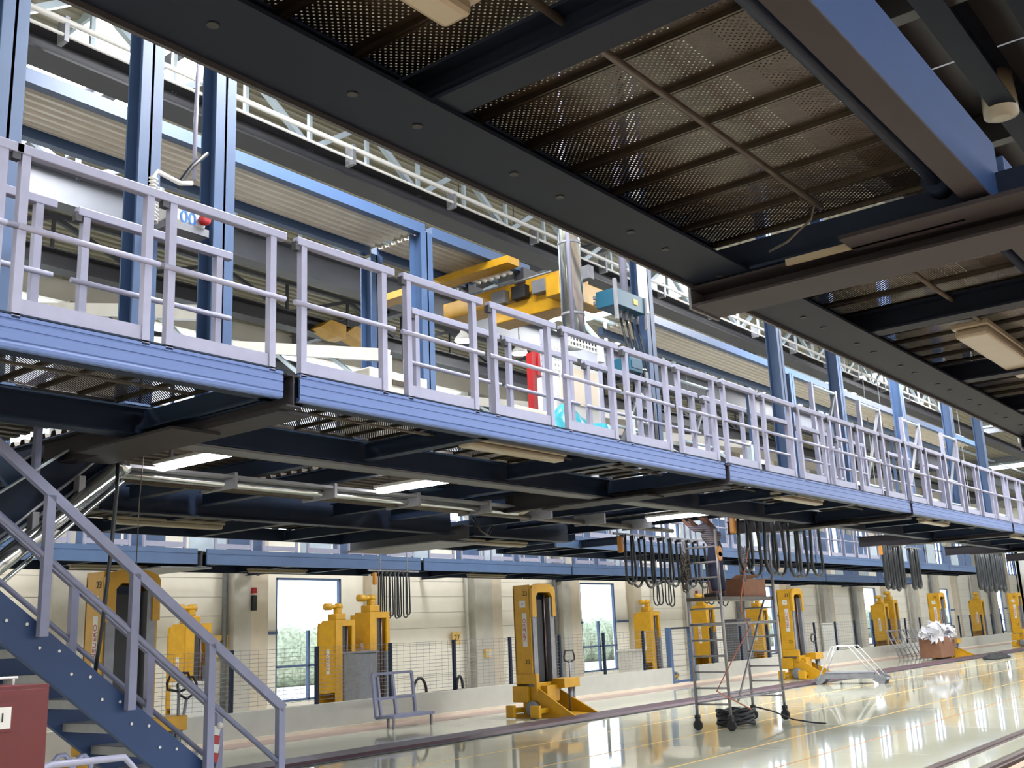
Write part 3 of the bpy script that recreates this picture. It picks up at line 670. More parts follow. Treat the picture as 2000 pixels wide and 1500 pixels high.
for (a_, b2) in ((100, 140), (145, 178)):
    p0 = pY(a_, 1478, 7.2); p1 = pY(b2, 1474, 7.2)
    part('hoop', MB().path([(p0.x, 7.2, 0), (p0.x, 7.2, p0.z-.05), (p0.x+.05, 7.2, p0.z), (p1.x-.05, 7.2, p0.z), (p1.x, 7.2, p0.z-.05), (p1.x, 7.2, 0)], .018, 8), 'darkrail', hp)
hp = thing('hoop_rail', 'sloping grey tube rail in front of the low hoops at the bottom edge', 'barrier', (3.0, 6.4, 0))
p0 = pY(60, 1500, 6.4); p1 = pY(100, 1494, 6.4); p2 = pY(243, 1479, 6.4); p3 = pY(262, 1500, 6.4)
part('hoop', MB().path([(p1.x-.25, 6.4, 0), (p1.x-.24, 6.4, p1.z-.05), p1, p2, p3, (p3.x+.02, 6.4, 0)], .022, 8), 'rail', hp)
tp = thing('barrier_tape', 'red and white striped barrier tape knotted on a stair post', 'tape', pY(428, 1425, 8.9))
p0 = pY(430, 1418, 8.85); 
for i in range(4):
    a = Vector((p0.x-.03-.005*i, 8.86, p0.z-.08*i)); part('stripe', MB().bar(a, a-Vector((.02, 0, .08)), .09, .01, (0, 1, 0)), 'bred' if i % 2 else 'white', tp)
part('knot', MB().lathe(p0, [(.005, -.03), (.03, -.01), (.03, .02), (.004, .04)], 8), 'white', tp)

# ---------------------------------------------------------------- mobile lifting jacks
def jack_front(label, x, s=1.0, y=13.6, group='lifting jacks in front of the low wall', first=[None]):
    if first[0] is not None:
        o = dup(first[0], (x, y, 0), label, group); o.scale = (1.12*s, s, s); return o
    o = thing('lifting_jack', label, 'jack', (x, y, 0), group); first[0] = o
    def B(*a):
        m = MB(); m.box(a[0]+x, a[1]+x, a[2]+y, a[3]+y, a[4], a[5]); return m
    part('side_panel', B(0, .03, .0, .44, .78, 2.66), 'yellow', o, bevel=.006)
    part('side_panel', B(.7, .73, .0, .44, .78, 2.62), 'yellow', o)
    part('back_panel', B(.0, .73, .41, .44, .3, 2.6), 'yellow', o)
    P = [(x, 2.0), (x, 2.58), (x+.04, 2.64), (x+.2, 2.68), (x+.53, 2.68), (x+.69, 2.62), (x+.73, 2.55), (x+.73, 2.0), (x+.63, 2.0), (x+.63, 2.42), (x+.56, 2.5), (x+.2, 2.5), (x+.13, 2.42), (x+.13, 2.0)]
    part('head_frame', MB().prism(P, 'y', y-.06, y+.02), 'yellow', o)
    part('head_cap', B(.02, .71, .0, .43, 2.58, 2.63), 'yellow', o)
    for a in (.03, .57): part('mast_rail', B(a, a+.12, -.03, .14, .08, 2.4), 'galv2', o)
    part('belt_cover', B(.2, .46, .08, .12, .45, 2.36), 'black', o)
    part('screw_rod', MB().tube((x+.5, y+.06, .4), (x+.5, y+.06, 2.45), .022, 10), 'rsteel', o)
    part('slot_back', B(.15, .57, .14, .2, .1, 2.48), 'deepblue', o)
    part('carriage', B(-.02, .75, -.1, -.03, .5, .68).box(x-.04, x+.05, y-.12, y+.4, .66, .86), 'yellow', o, bevel=.008)
    part('fork', B(.45, .95, -.42, -.1, .55, .74).box(x+.12, x+.5, y-.25, y-.08, .3, .62), 'yellow', o, bevel=.01)
    part('leg_plate', MB().prism([(y-1.05, .03), (y-.9, .09), (y-.05, .6), (y+.3, .6), (y+.3, .03)], 'x', x+.02, x+.06), 'yellow', o)
    part('leg_plate', MB().prism([(y-1.05, .03), (y-.9, .09), (y-.05, .5), (y+.3, .5), (y+.3, .03)], 'x', x+.74, x+.78), 'yellow', o)
    part('base_plate', MB().prism([(y-1.25, .0), (y-1.25, .02), (y-.5, .07), (y+.5, .07), (y+.5, 0)], 'x', x+.0, x+.82), 'yellow', o)
    part('outrigger', B(-.32, .05, -.35, -.22, .1, .2).box(x-.34, x-.26, y-.4, y-.18, .02, .26), 'yellow', o, bevel=.01)
    part('outrigger', B(-.3, .05, .3, .42, .1, .2).box(x-.32, x-.24, y+.26, y+.46, .02, .26), 'yellow', o, bevel=.01)
    part('wheel', MB().lathe((x-.1, y+.0, .17), [(.12, 0), (.16, .02), (.16, .1), (.12, .12)], 18, 'x'), 'galv2', o)
    part('wheel', MB().lathe((x+.1, y-.62, .08), [(.05, 0), (.08, .01), (.08, .07), (.05, .08)], 14, 'x'), 'white', o)
    part('motor_box', B(-.06, .0, .1, .5, .3, .62), 'yellow', o, bevel=.01)
    part('cylinder', MB().tube((x+.78, y-.3, .08), (x+.78, y-.3, .56), .05, 12).tube((x+.88, y-.3, .08), (x+.88, y-.3, .56), .035, 10), 'galv2', o)
    part('tow_bar', MB().tube((x+.98, y-.15, .1), (x+.98, y-.15, 1.08), .02, 8), 'galv2', o)
    c = Vector((x+.98, y-.15, 1.16)); lp = []
    for (u, v) in ((0, -.12), (-.16, -.08), (-.17, .0), (-.12, .12), (.12, .12), (.17, .0), (.16, -.08), (0, -.12)): lp.append(c+Vector((u, 0, v)))
    part('tow_handle', MB().path(lp, .018, 8), 'black', o)
    part('number_plate', B(-.004, .0, .12, .27, 2.2, 2.34), 'white', o)
    part('name_plate', B(-.004, .0, .1, .22, 1.4, 2.08), 'white', o)
    text('lettering', 'NEUERO', .12, face_mx((x-.005, y+.16, 1.74), math.pi/2), 'bred', o)
    text('lettering', '23', .13, face_mx((x-.005, y+.12, 2.48)), 'ink', o)
    text('lettering', '23', .05, face_mx((x-.005, y+.195, 2.27)), 'ink', o)
    text('lettering', '23', .13, face_mx((x-.002, y+.12, 1.1)), 'ink', o)
    o.scale = (1.12, 1, 1); return o
jack_front('tall yellow lifting jack with black slot and plate, centre of the floor strip', 17.68)
jack_front('large yellow lifting jack behind the stair handrails at the left', 8.05, 1.04)
jack_front('tall yellow lifting jack right of the scaffold tower', 30.6, .99)
jack_front('yellow lifting jack behind the cardboard box with white film', 44.9, .96)
jack_front('yellow lifting jack at the right border of the photo', 57.5, .97)
def jack_back(label, x, s=1.0, y=18.6, first=[None]):
    group = 'lifting jacks behind the low wall'
    if first[0] is not None:
        o = dup(first[0], (x, y, 0), label, group); o.scale = (s, s, s); return o
    o = thing('lifting_jack', label, 'jack', (x, y, 0), group); first[0] = o
    def B(*a):
        m = MB(); m.box(a[0]+x, a[1]+x, a[2]+y, a[3]+y, a[4], a[5]); return m
    part('side_panel', MB().prism([(y, .55), (y+.62, .5), (y+.62, 1.9), (y+.45, 2.15), (y, 2.15)], 'x', x, x+.03), 'yellow', o)
    P = [(x, .1), (x, 2.15), (x+.6, 2.15), (x+.6, 1.3), (x+.5, 1.3), (x+.5, 2.02), (x+.2, 2.02), (x+.2, .1)]
    part('front_frame', MB().prism(P, 'y', y-.02, y+.02), 'yellow', o)
    part('side_panel', B(.57, .6, 0, .6, .1, 2.12), 'yellow', o)
    part('back_panel', B(0, .6, .58, .61, .1, 2.1), 'yellow', o)
    part('mast_rail', B(.48, .58, -.03, .1, .1, 1.3), 'galv2', o)
    part('rack', B(.2, .34, .03, .1, .1, 2.0), 'dgirder', o)
    part('screw_rod', MB().tube((x+.4, y+.05, .1), (x+.4, y+.05, 2.0), .03, 10), 'rsteel', o)
    part('gearbox', B(.12, .42, .1, .4, 2.15, 2.3).box(x+.2, x+.34, y+.15, y+.3, 2.3, 2.42), 'yellow', o, bevel=.015)
    part('motor', MB().lathe((x-.12, y+.24, 2.46), [(.03, 0), (.08, .02), (.08, .2), (.05, .22), (.05, .34), (.08, .36), (.08, .5), (.03, .52)], 14, 'x'), 'yellow', o)
    part('foot', B(-.08, .7, -.5, .6, .04, .12), 'yellow', o, bevel=.01)
    part('outrigger', B(.62, 1.05, -.2, -.05, .06, .22), 'yellow', o, bevel=.01)
    for a in (-.06, .95): part('wheel', MB().lathe((x+a, y-.25, .1), [(.06, 0), (.1, .02), (.1, .07), (.06, .09)], 14, 'x'), 'galv2', o)
    part('name_plate', B(-.004, 0, .2, .3, .95, 1.5), 'white', o)
    text('lettering', 'NEUERO', .1, face_mx((x-.005, y+.25, 1.22), math.pi/2), 'bred', o)
    return o
for (px_, s_, l_) in ((362, 1.0, 'yellow jack with motor head behind the low wall, left of sign 28'), (655, 1.0, 'yellow jack in front of the first bright window'), (722, 1.08, 'taller yellow jack right of the first bright window'), (1272, 1.02, 'yellow jack behind the low wall left of the blue gate'), (1382, 1.1, 'yellow jack seen through the scaffold ladder frame'), (1490, 1.06, 'yellow jack in front of a bright window, behind the scaffold'), (1733, 1.08, 'left of two small far yellow jacks behind the stacked grey frames'), (1752, 1.16, 'right of two small far yellow jacks behind the stacked grey frames'), (1925, 1.16, 'small far yellow jack left of the last bright window')):
    jack_back(l_, pY(px_, 1250, 18.6).x, s_)

# ---------------------------------------------------------------- wire fence on the low wall, gate
fx = [2.08+2.0*i for i in range(0, 36)]
fx = [x for x in fx if not (27.2 < x < 29.1)]
for i in range(len(fx)-1):
    a, b = fx[i], fx[i+1]
    if b-a > 2.5: b = 27.35
    g = thing('fence_panel', 'wire mesh fence panel on the low wall, %s' % (ORD[i]+' from the left' if i < 30 else ORD[len(fx)-2-i]+' from its far end'), 'fence', (a, 16.1, .52), 'wire fence panels on the low wall')
    part('post', MB().box(a-.035, a+.035, 16.07, 16.13, .52, 1.6), 'deepblue', g)
    t = MB(); n = 14 if i < 16 else 10
    for k in range(n): z = .6+.98*k/(n-1); t.box(a, b, 16.098, 16.103, z-.0035, z+.0035)
    for k in range(int((b-a)/.2)): t.box(a+.2*k-.002, a+.2*k+.002, 16.099, 16.102, .58, 1.58)
    part('mesh_wires', t, 'galv2', g)
gt = thing('steel_gate', 'blue framed gate in the gap of the low wall', 'gate', (27.4, 16.1, 0))
for x in (27.5, 28.8): part('gate_post', MB().box(x-.07, x+.07, 16.03, 16.17, 0, 1.65), 'blue', gt)
part('top_bar', MB().box(27.5, 28.8, 16.08, 16.12, 1.6, 1.65), 'deepblue', gt)
part('bottom_bar', MB().box(27.5, 28.8, 16.08, 16.12, .08, .14), 'blue', gt)
t = MB()
for k in range(9): t.box(27.57, 28.73, 16.097, 16.103, .25+.15*k, .258+.15*k)
part('wires', t, 'galv2', gt)

# ---------------------------------------------------------------- things at the low wall
fr = thing('frame_trolley', 'grey tubular frame stand leaning at the low wall, left of centre', 'stand', (14.9, 15.3, 0))
def F(u, v): return Vector((14.9+u*1.1, 15.3+.12*v, v*1.0))
def br(a, b, w_=.05, m='darkrail'): part('bar', MB().bar(F(*a), F(*b), w_, w_), m, fr)
for (a, b) in (((0, 1.02), (1, 1.02)), ((0, .55), (1, .55)), ((0, .2), (1.08, .2)), ((0, .2), (0, 1.02)), ((1, .2), (1, 1.02)), ((.5, .2), (.5, 1.0)), ((.12, .2), (.12, .97))): br(a, b)
part('shelf', MB().box(14.9, 16.05, 14.85, 15.25, .2, .25), 'darkrail', fr)
for x in (14.95, 16.0): part('leg', MB().box(x-.02, x+.02, 14.88, 14.92, 0, .2), 'galv2', fr)
part('leg', MB().box(15.1, 15.14, 15.2, 15.24, 0, .2), 'galv2', fr)
for i, (px_, py_, l_) in enumerate(((820, 1342, 'dark curved hose coil on the low wall right of the grey frame stand'), (898, 1337, 'small dark hose loop on the low wall below the fence post'))):
    p = pY(px_, py_, 16.05); c = []
    for k in range(11): a = math.pi*k/10; c.append((p.x+.2*math.cos(a)*(1 if i == 0 else .5), 16.05, .52+.02+.3*math.sin(a)*(1 if i == 0 else .9)))
    tag(part('hose_loop', MB().path(c, .03, 8), 'black'), l_, 'hose')
p = pY(350, 1350, 14.6)
pj = thing('pallet_truck_handle', 'black and grey loop handled pump truck behind the stair handrails', 'truck', (p.x, 14.6, 0))
part('shaft', MB().tube((p.x, 14.6, .12), (p.x, 14.4, .95), .025, 8), 'galv2', pj)
lp = [Vector((p.x+u, 14.4, 1.0+v)) for u, v in ((0, -.08), (-.15, 0), (-.17, .14), (-.1, .24), (.1, .24), (.17, .14), (.15, 0), (0, -.08))]
part('handle', MB().path(lp, .02, 8), 'black', pj)
part('fork', MB().box(p.x-.3, p.x-.12, 14.5, 15.1, .06, .12).box(p.x+.12, p.x+.3, 14.5, 15.1, .06, .12), 'galv2', pj)
part('wheel', MB().lathe((p.x-.05, 14.6, .1), [(.07, 0), (.1, .02), (.1, .08), (.07, .1)], 14, 'x'), 'black', pj)
for i, (px_, py_, w_, h_, m_, l_) in enumerate(((385, 1365, .5, .5, 'white', 'white boxed unit behind the fence beneath the motor headed jack'), (720, 1345, .55, .9, 'galv2', 'grey rack of rods beside the taller yellow jack'), (1250, 1320, .8, .5, 'pillar', 'grey box behind the low wall left of the gate'), (1460, 1290, 1.1, 1.3, 'girder', 'grey control cabinet behind the scaffold'), (1640, 1290, .6, 1.0, 'white', 'pale column shaped unit behind the far fence'))):
    p = pY(px_, py_, 17.6); g = thing('equipment_box', l_, 'box', (p.x, 17.6, 0))
    part('body', MB().box(p.x-w_/2, p.x+w_/2, 17.6, 18.1, 0, h_+.5), m_, g, bevel=.02)
    part('lid', MB().box(p.x-w_/2-.02, p.x+w_/2+.02, 17.58, 18.12, h_+.5, h_+.54), m_, g)
sg = thing('bay_sign', 'small yellow wall sign reading 28 beside the pillar', 'sign', (17.06, 23.3, 1.5))
part('plate', MB().box(16.8, 17.35, 23.28, 23.3, 1.4, 1.95), 'tape', sg); text('lettering', '28', .4, face_my((17.07, 23.27, 1.67)), 'ink', sg)
sg = thing('bay_sign', 'small yellow wall sign on the door edge right of the black cable bundle', 'sign', (26.3, 23.3, 1.5))
part('plate', MB().box(26.1, 26.5, 23.28, 23.3, 1.4, 1.8), 'tape', sg); text('lettering', '27', .28, face_my((26.3, 23.27, 1.6)), 'ink', sg)
for i, (x, l_) in enumerate(((17.95, 'red and black call point on the pillar left of the first window'), (42.0, 'red and black call point on a pillar farther right'))):
    g = thing('call_point', l_, 'switch', (x, 23.05, 2.8)); part('beacon', MB().box(x-.06, x+.06, 22.97, 23.05, 3.0, 3.15), 'bred', g); part('switch', MB().box(x-.07, x+.07, 22.97, 23.05, 2.55, 2.95), 'black', g)
for i, (x, l_) in enumerate(((17.8, 'small round black loudspeaker on the pillar left of the first window'),)):
    g = thing('loudspeaker', l_, 'speaker', (x, 22.9, 3.5)); part('horn', MB().lathe((x+.1, 22.8, 3.56), [(.03, .2), (.06, .1), (.12, 0)], 14, 'y'), 'black', g); part('bracket', MB().box(x-.05, x+.1, 22.9, 23.05, 3.5, 3.6), 'white', g)
g = thing('socket_box', 'small pale socket box on the pillar left of the tall central jack', 'socket', (27.48, 23.0, 1.0)); part('box', MB().box(27.35, 27.65, 22.95, 23.05, .95, 1.2), 'tape', g); part('flap', MB().box(27.4, 27.6, 22.93, 22.95, 1.0, 1.15), 'white', g)

# ---------------------------------------------------------------- scaffold, worker
sf = thing('scaffold_tower', 'rolling steel scaffold tower with ladder frames and castors on the glossy floor', 'scaffold', (16.05, 8.35, 0))
SX = (16.05, 18.1); SY = (8.35, 8.96)
for x in SX:
    for y in SY:
        part('upright', MB().tube((x, y, .24), (x, y, 3.1 if y > 8.5 else 3.25), .025, 10), 'steel', sf)
        part('castor', MB().lathe((x-.02, y, .09), [(.05, 0), (.085, .01), (.085, .035), (.05, .045)], 16, 'x').box(x-.035, x+.04, y-.03, y+.03, .1, .22).lathe((x, y, .2), [(.05, 0), (.05, .05)], 10), 'black', sf)
    for k in range(11):
        z = .42+.255*k
        if abs(z-2.13) < .1: continue
        part('rung', MB().tube((x, SY[0], z), (x, SY[1], z), .016 if k != 5 else .026, 8), 'steel', sf)
for y in SY:
    part('ledger', MB().tube((SX[0], y, .5), (SX[1], y, .5), .018, 8), 'steel', sf)
    part('ledger', MB().tube((SX[0], y, 1.7), (SX[1], y, 1.7), .018, 8), 'steel', sf)
part('diagonal_brace', MB().tube((SX[0]+.3, SY[0], .45), (SX[1]-.2, SY[0]+.1, 2.1), .018, 8), 'steel', sf)
part('platform_board', MB().box(SX[0]-.1, SX[1]+.1, SY[0]+.02, SY[1]-.02, 2.08, 2.14), 'galv', sf)
part('toe_board', MB().box(SX[0]+.7, SX[1]+.0, SY[1]-.04, SY[1]-.02, 2.14, 2.42), 'card', sf)
bx = thing('cardboard_carton', 'brown carton lying on the scaffold board right of the worker', 'box', (17.6, 8.6, 2.14)); part('body', MB().box(17.05, 17.95, 8.42, 8.85, 2.14, 2.44), 'card', bx, bevel=.008); part('flap', MB().bar((17.05, 8.44, 2.44), (17.0, 8.3, 2.5), .5, .006, (0, 0, 1)), 'card', bx)
cc = []
for k in range(60):
    a = k*.62; cc.append((16.9+.32*math.cos(a)+.05*math.sin(k*1.7), 8.7+.28*math.sin(a), .12+.03*math.sin(k*2.1)+.004*k))
tag(part('coiled_cable', MB().path([(x-.0, y, z-.08) for x, y, z in cc], .035, 7), 'black'), 'heap of black coiled hose under the scaffold tower', 'hose')
h = MB().path([(17.2, 8.5, .3), (17.5, 8.3, .2), (17.62, 8.0, .06), (17.55, 7.6, .02), (17.45, 7.35, .02)], .014, 7)
tag(part('trailing_cable', h, 'cable'), 'thin black cable trailing from the hose heap onto the floor', 'cable')
oc = [pY(1462, 1070, 8.3), pY(1455, 1110, 8.25), pY(1448, 1160, 8.25), pY(1446, 1190, 8.2), pY(1464, 1225, 8.2), pY(1440, 1270, 8.2), pY(1425, 1300, 8.2), pY(1400, 1350, 8.2), Vector((16.6, 8.25, .3))]
tag(part('orange_cable', MB().path(oc, .011, 7), 'orange'), 'orange cable hanging down through the scaffold from above', 'cable')
def knot(px_, y0, y1, Y, l_, r=.13, m='galv'):
    c = MB(); pts = []
    for k in range(70):
        t_ = k/69; p = pY(px_, y0+(y1-y0)*t_, Y); a = k*1.9
        pts.append(p+Vector((r*math.cos(a)*math.sin(math.pi*min(1, t_*1.3+.1)), r*.4*math.sin(a*.7), .1*math.sin(a))))
    tag(part('rope_bundle', c.path(pts, .012, 6), m), l_, 'rope')
knot(1338, 1085, 1150, 8.9, 'tangled grey rope bundle tied to the top of the scaffold ladder')
knot(1452, 1075, 1130, 8.35, 'tangled pale rope bundle beside the worker', .1, 'galv2')
# the worker
W = thing('person', 'person in striped shirt and dark trousers reaching up, standing on the scaffold', 'person', (16.5, 8.62, 2.14))
def skin(name, nodes, edges, m, parent, sub=2):
    me = bpy.data.meshes.new(name); me.from_pydata([Vector(n[0]) for n in nodes], edges, [])
    o = bpy.data.objects.new(name, me); COL.objects.link(o)
    sk = o.modifiers.new('s', 'SKIN'); sk.use_smooth_shade = True
    for i, n in enumerate(nodes): d = me.skin_vertices[0].data[i]; r = n[1] if isinstance(n[1], tuple) else (n[1], n[1]); d.radius = r; d.use_root = (i == 0)
    ss = o.modifiers.new('u', 'SUBSURF'); ss.levels = sub
    dg = bpy.context.evaluated_depsgraph_get(); m2 = bpy.data.meshes.new_from_object(o.evaluated_get(dg)); bpy.data.objects.remove(o)
    for p in m2.polygons: p.use_smooth = True
    m2.materials.clear(); m2.materials.append(M[m]); q = bpy.data.objects.new(name, m2); COL.objects.link(q); q.parent = parent; return q
k_ = .84
def V(x, y, z): return (x*k_, y*k_, z*k_)
# facing +Y and slightly left (-X); arms reach up to the left
M['shirt'] = mat('striped_shirt', (72, 70, 86), .8); n_ = M['shirt'].node_tree.nodes; L_ = M['shirt'].node_tree.links
wv = n_.new('ShaderNodeTexWave'); wv.bands_direction = 'Z'; wv.inputs['Scale'].default_value = 9; tcn = n_.new('ShaderNodeTexCoord'); L_.new(tcn.outputs['Object'], wv.inputs[0])
rp = n_.new('ShaderNodeValToRGB'); rp.color_ramp.elements[0].color = (.03, .035, .08, 1); rp.color_ramp.elements[1].color = (.2, .17, .16, 1); L_.new(wv.outputs[0], rp.inputs[0]); L_.new(rp.outputs[0], n_['Principled BSDF'].inputs['Base Color'])
body = [(V(0, 0, .95), (.15, .11)), (V(0, .02, 1.12), (.14, .105)), (V(-.02, .05, 1.32), (.17, .11)), (V(-.03, .08, 1.46), (.12, .08)), (V(-.03, .12, 1.55), .05), (V(-.04, .16, 1.62), .075),
        (V(-.2, .1, 1.43), .062), (V(-.36, .22, 1.36), .048), (V(-.48, .36, 1.52), .036), (V(-.53, .4, 1.6), .03),
        (V(.16, .1, 1.43), .062), (V(.1, .3, 1.36), .048), (V(-.12, .42, 1.56), .036), (V(-.2, .44, 1.63), .03),
        (V(-.1, 0, .88), .1), (V(-.13, .03, .5), .068), (V(-.15, -.02, .1), .042), (V(-.16, .12, .045), .038),
        (V(.1, 0, .88), .1), (V(.14, .02, .5), .068), (V(.17, -.04, .1), .042), (V(.19, .1, .045), .038)]
body = [(a, tuple(v*k_*1.12 for v in r) if isinstance(r, tuple) else r*k_*1.15) for a, r in body]
slim = [(a, tuple(v*.78 for v in r)) if isinstance(r, tuple) else (a, r*(.85 if i in (14, 15, 18, 19, 6, 10) else 1)) for i, (a, r) in enumerate(body)]
ed = [(0, 1), (1, 2), (2, 3), (3, 4), (4, 5), (3, 6), (6, 7), (7, 8), (8, 9), (3, 10), (10, 11), (11, 12), (12, 13), (0, 14), (14, 15), (15, 16), (16, 17), (0, 18), (18, 19), (19, 20), (20, 21)]
skin('body', slim, ed, 'skin', W)
sh = [(a, (r[0]*1.08, r[1]*1.08) if isinstance(r, tuple) else r*1.13) for a, r in body]
skin('shirt', [sh[0], sh[1], sh[2], sh[3], sh[6], sh[7], (V(-.46, .34, 1.49), .036), sh[10], sh[11], (V(-.08, .41, 1.53), .036)], [(0, 1), (1, 2), (2, 3), (3, 4), (4, 5), (5, 6), (3, 7), (7, 8), (8, 9)], 'shirt', W)
skin('trousers', [((0, 0, .97*k_), (1.22*.15*k_, 1.22*.115*k_)), (V(-.1, 0, .86), .12*k_), (V(-.13, .03, .5), .1*k_), (V(-.15, -.02, .1), .072*k_), (V(.1, 0, .86), .12*k_), (V(.14, .02, .5), .1*k_), (V(.17, -.04, .1), .072*k_), (V(0, -.03, 1.2), (1.22*.12*k_, 1.22*.09*k_))], [(0, 1), (1, 2), (2, 3), (0, 4), (4, 5), (5, 6), (0, 7)], 'navy', W)
off = Vector((16.5, 8.62, 2.14))
def loc(x, y, z): return Vector(V(x, y, z))+off
hd = MB().lathe(loc(-.05, .2, 1.56), [(.03, 0), (.06, .03), (.078, .1), (.08, .15), (.06, .2), (.02, .225)], 14); part('head', hd, 'skin', W)
part('hair', MB().lathe(loc(-.05, .185, 1.6), [(.07, .02), (.086, .07), (.088, .13), (.066, .185), (.02, .205)], 14), 'hair', W)
fc = MB(); h0 = loc(-.08, .29, 1.66); fc.lathe(h0, [(.006, -.02), (.014, -.01), (.005, .02)], 6)
for s_ in (-1, 1): fc.lathe(loc(-.05, .19, 1.66)+Vector((s_*.08, 0, 0)), [(.008, -.02), (.018, 0), (.008, .025)], 6)
part('nose_and_ears', fc, 'skin', W)
ey = MB()
for s_ in (-1, 1): ey.lathe(loc(-.075, .283, 1.69)+Vector((s_*.028, -.004, 0)), [(.004, -.005), (.008, 0), (.004, .005)], 6)
part('eyes', ey, 'white', W); part('mouth', MB().box(h0.x-.02, h0.x+.02, h0.y-.012, h0.y-.006, h0.z-.045, h0.z-.038), 'red', W)
for (c, nm) in (((-.55, .42, 1.63), 0), ((-.22, .46, 1.66), 1)):
    hh = MB(); c0 = loc(*c); hh.box(c0.x-.035, c0.x+.03, c0.y-.012, c0.y+.012, c0.z-.03, c0.z+.045)
    for q, ln in enumerate((.05, .06, .058, .045)):
        xx = c0.x-.027+.018*q; hh.path([(xx, c0.y, c0.z+.03), (xx, c0.y, c0.z+.04+ln*.6), (xx, c0.y+.02, c0.z+.04+ln)], .008, 6)
    hh.path([(c0.x+.025, c0.y, c0.z-.01), (c0.x+.052, c0.y+.008, c0.z+.015), (c0.x+.055, c0.y+.02, c0.z+.045)], .009, 6)
    part('hand', hh, 'skin', W)
for s_, q in ((-.155, .1), (.18, .09)):
    c0 = loc(s_, q-.04, 0); part('shoe', MB().box(c0.x-.045, c0.x+.045, c0.y-.1, c0.y+.15, c0.z, c0.z+.075), 'black', W, bevel=.03)
p = pY(1405, 1077, 8.28)
og = thing('amber_lamp', 'round amber lamp on a grey pole clipped to the scaffold before the worker', 'lamp', p)
part('lens', MB().lathe(p, [(.03, .02), (.09, .012), (.1, 0), (.085, -.012)], 18, 'y').lathe(p-Vector((0, 0, .07)), [(.03, .02), (.08, .012), (.09, 0), (.07, -.012)], 18, 'y'), 'orangecap', og)
part('pole', MB().tube((p.x, p.y+.03, p.z-.1), (p.x+.02, p.y+.06, 2.2), .018, 8), 'steel', og)

# ---------------------------------------------------------------- bridging steps, carton with film, stacked frames
A = pZ(1598, 1338, 0); Bp = pZ(1722, 1336, 0); A.z = Bp.z = 0
br_ = thing('bridging_steps', 'low aluminium bridging steps with white trapezoid handrails on the glossy floor', 'steps', (A.x, A.y, 0))
dv = (Bp-A); ln = dv.length; e1 = dv.normalized(); e2 = Vector((-e1.y, e1.x, 0))*-1
if e2.x < 0: e2 = -e2
def Q(u, v, z): return A+e1*(u*ln)+e2*v+Vector((0, 0, z))
for v in (0, .75):
    part('handrail', MB().path([Q(.0, v, .1), Q(.28, v, .98), Q(.62, v, .98), Q(1.0, v, .2)], .018, 8), 'white', br_)
    part('side_plate', MB().bar(Q(-.03, v, .05), Q(.1, v, .2), .03, .2).bar(Q(.1, v, .22), Q(.9, v, .22), .03, .14).bar(Q(.9, v, .2), Q(1.06, v, .06), .03, .22), 'galv2', br_)
part('deck', MB().bar(Q(.1, .375, .29), Q(.9, .375, .29), .78, .03), 'galv2', br_)
for (u, z) in ((-.02, .12), (1.03, .12)): part('tread', MB().bar(Q(u-.07, .375, z), Q(u+.07, .375, z), .78, .03), 'galv2', br_)
for u in (.33, .57): part('inner_rail', MB().tube(Q(u-.05, .3, .95), Q(u+(-.2 if u < .5 else .25), .3, .3), .016, 8), 'white', br_)
p = pZ(1832, 1287, 0)
bx = thing('cardboard_box', 'brown cardboard box overflowing with clear white film at the kerb', 'box', (p.x, p.y, 0))
part('body', MB().box(p.x-.5, p.x+1.5, p.y-.3, p.y+.5, .05, .8), 'card', bx, bevel=.02)
t = MB()
for i in range(26):
    c = Vector((p.x+.5+random.uniform(-1, 1.2), p.y+random.uniform(-.35, .4), .85+random.uniform(-.1, .3))); r = random.uniform(.15, .34)
    for q in range(7):
        n1 = Vector((random.uniform(-1, 1), random.uniform(-1, 1), random.uniform(-1, 1))).normalized(); n2 = n1.orthogonal(); n3 = n1.cross(n2); c2 = c+n1*r*.5
        t._a([c2+(n2*math.cos(a)+n3*math.sin(a))*r*random.uniform(.4, 1)+n1*random.uniform(-.12, .12) for a in (0, 1.2, 2.5, 3.8, 5)]+[c2], [(0, 1, 5), (1, 2, 5), (2, 3, 5), (3, 4, 5), (4, 0, 5)])
part('plastic_film', t, 'film', bx, 'stuff')
p0 = pY(1738, 1283, 15.6); p1 = pY(1800, 1278, 15.6)
for i in range(7):
    a_ = p0.x+(p1.x-p0.x)*i/7.5; g = thing('ladder_stand', 'pale tubular stand leaning in the stack before the low wall, %s from the left' % ORD[i], 'frame', (a_, 15.4, 0), 'stacked pale frames')
    t = MB().tube((a_, 15.2, .02), (a_+.3, 15.75, 1.15), .025, 7)
    part('upright', t, 'steel', g); part('upright', MB().tube((a_+.5, 15.2, .02), (a_+.8, 15.75, 1.15), .025, 7), 'steel', g)
    for z in (.12, .4, .75, 1.1): q = (z-.02)/1.13; part('crossbar', MB().tube((a_+.3*q, 15.2+.55*q, z), (a_+.5+.3*q, 15.2+.55*q, z), .022, 7), 'steel', g)
p = pZ(1950, 1286, 0)
t = MB()
for i in range(6): t.lathe((p.x-.9+.35*i, p.y+.1*(i % 2), 0), [(.3, 0), (.34, .05), (.2, .16-.02*abs(i-3)), (.03, .2)], 8)
tag(part('black_sheet', t, 'black'), 'crumpled black sheet lying on the glossy floor far right', 'sheet')

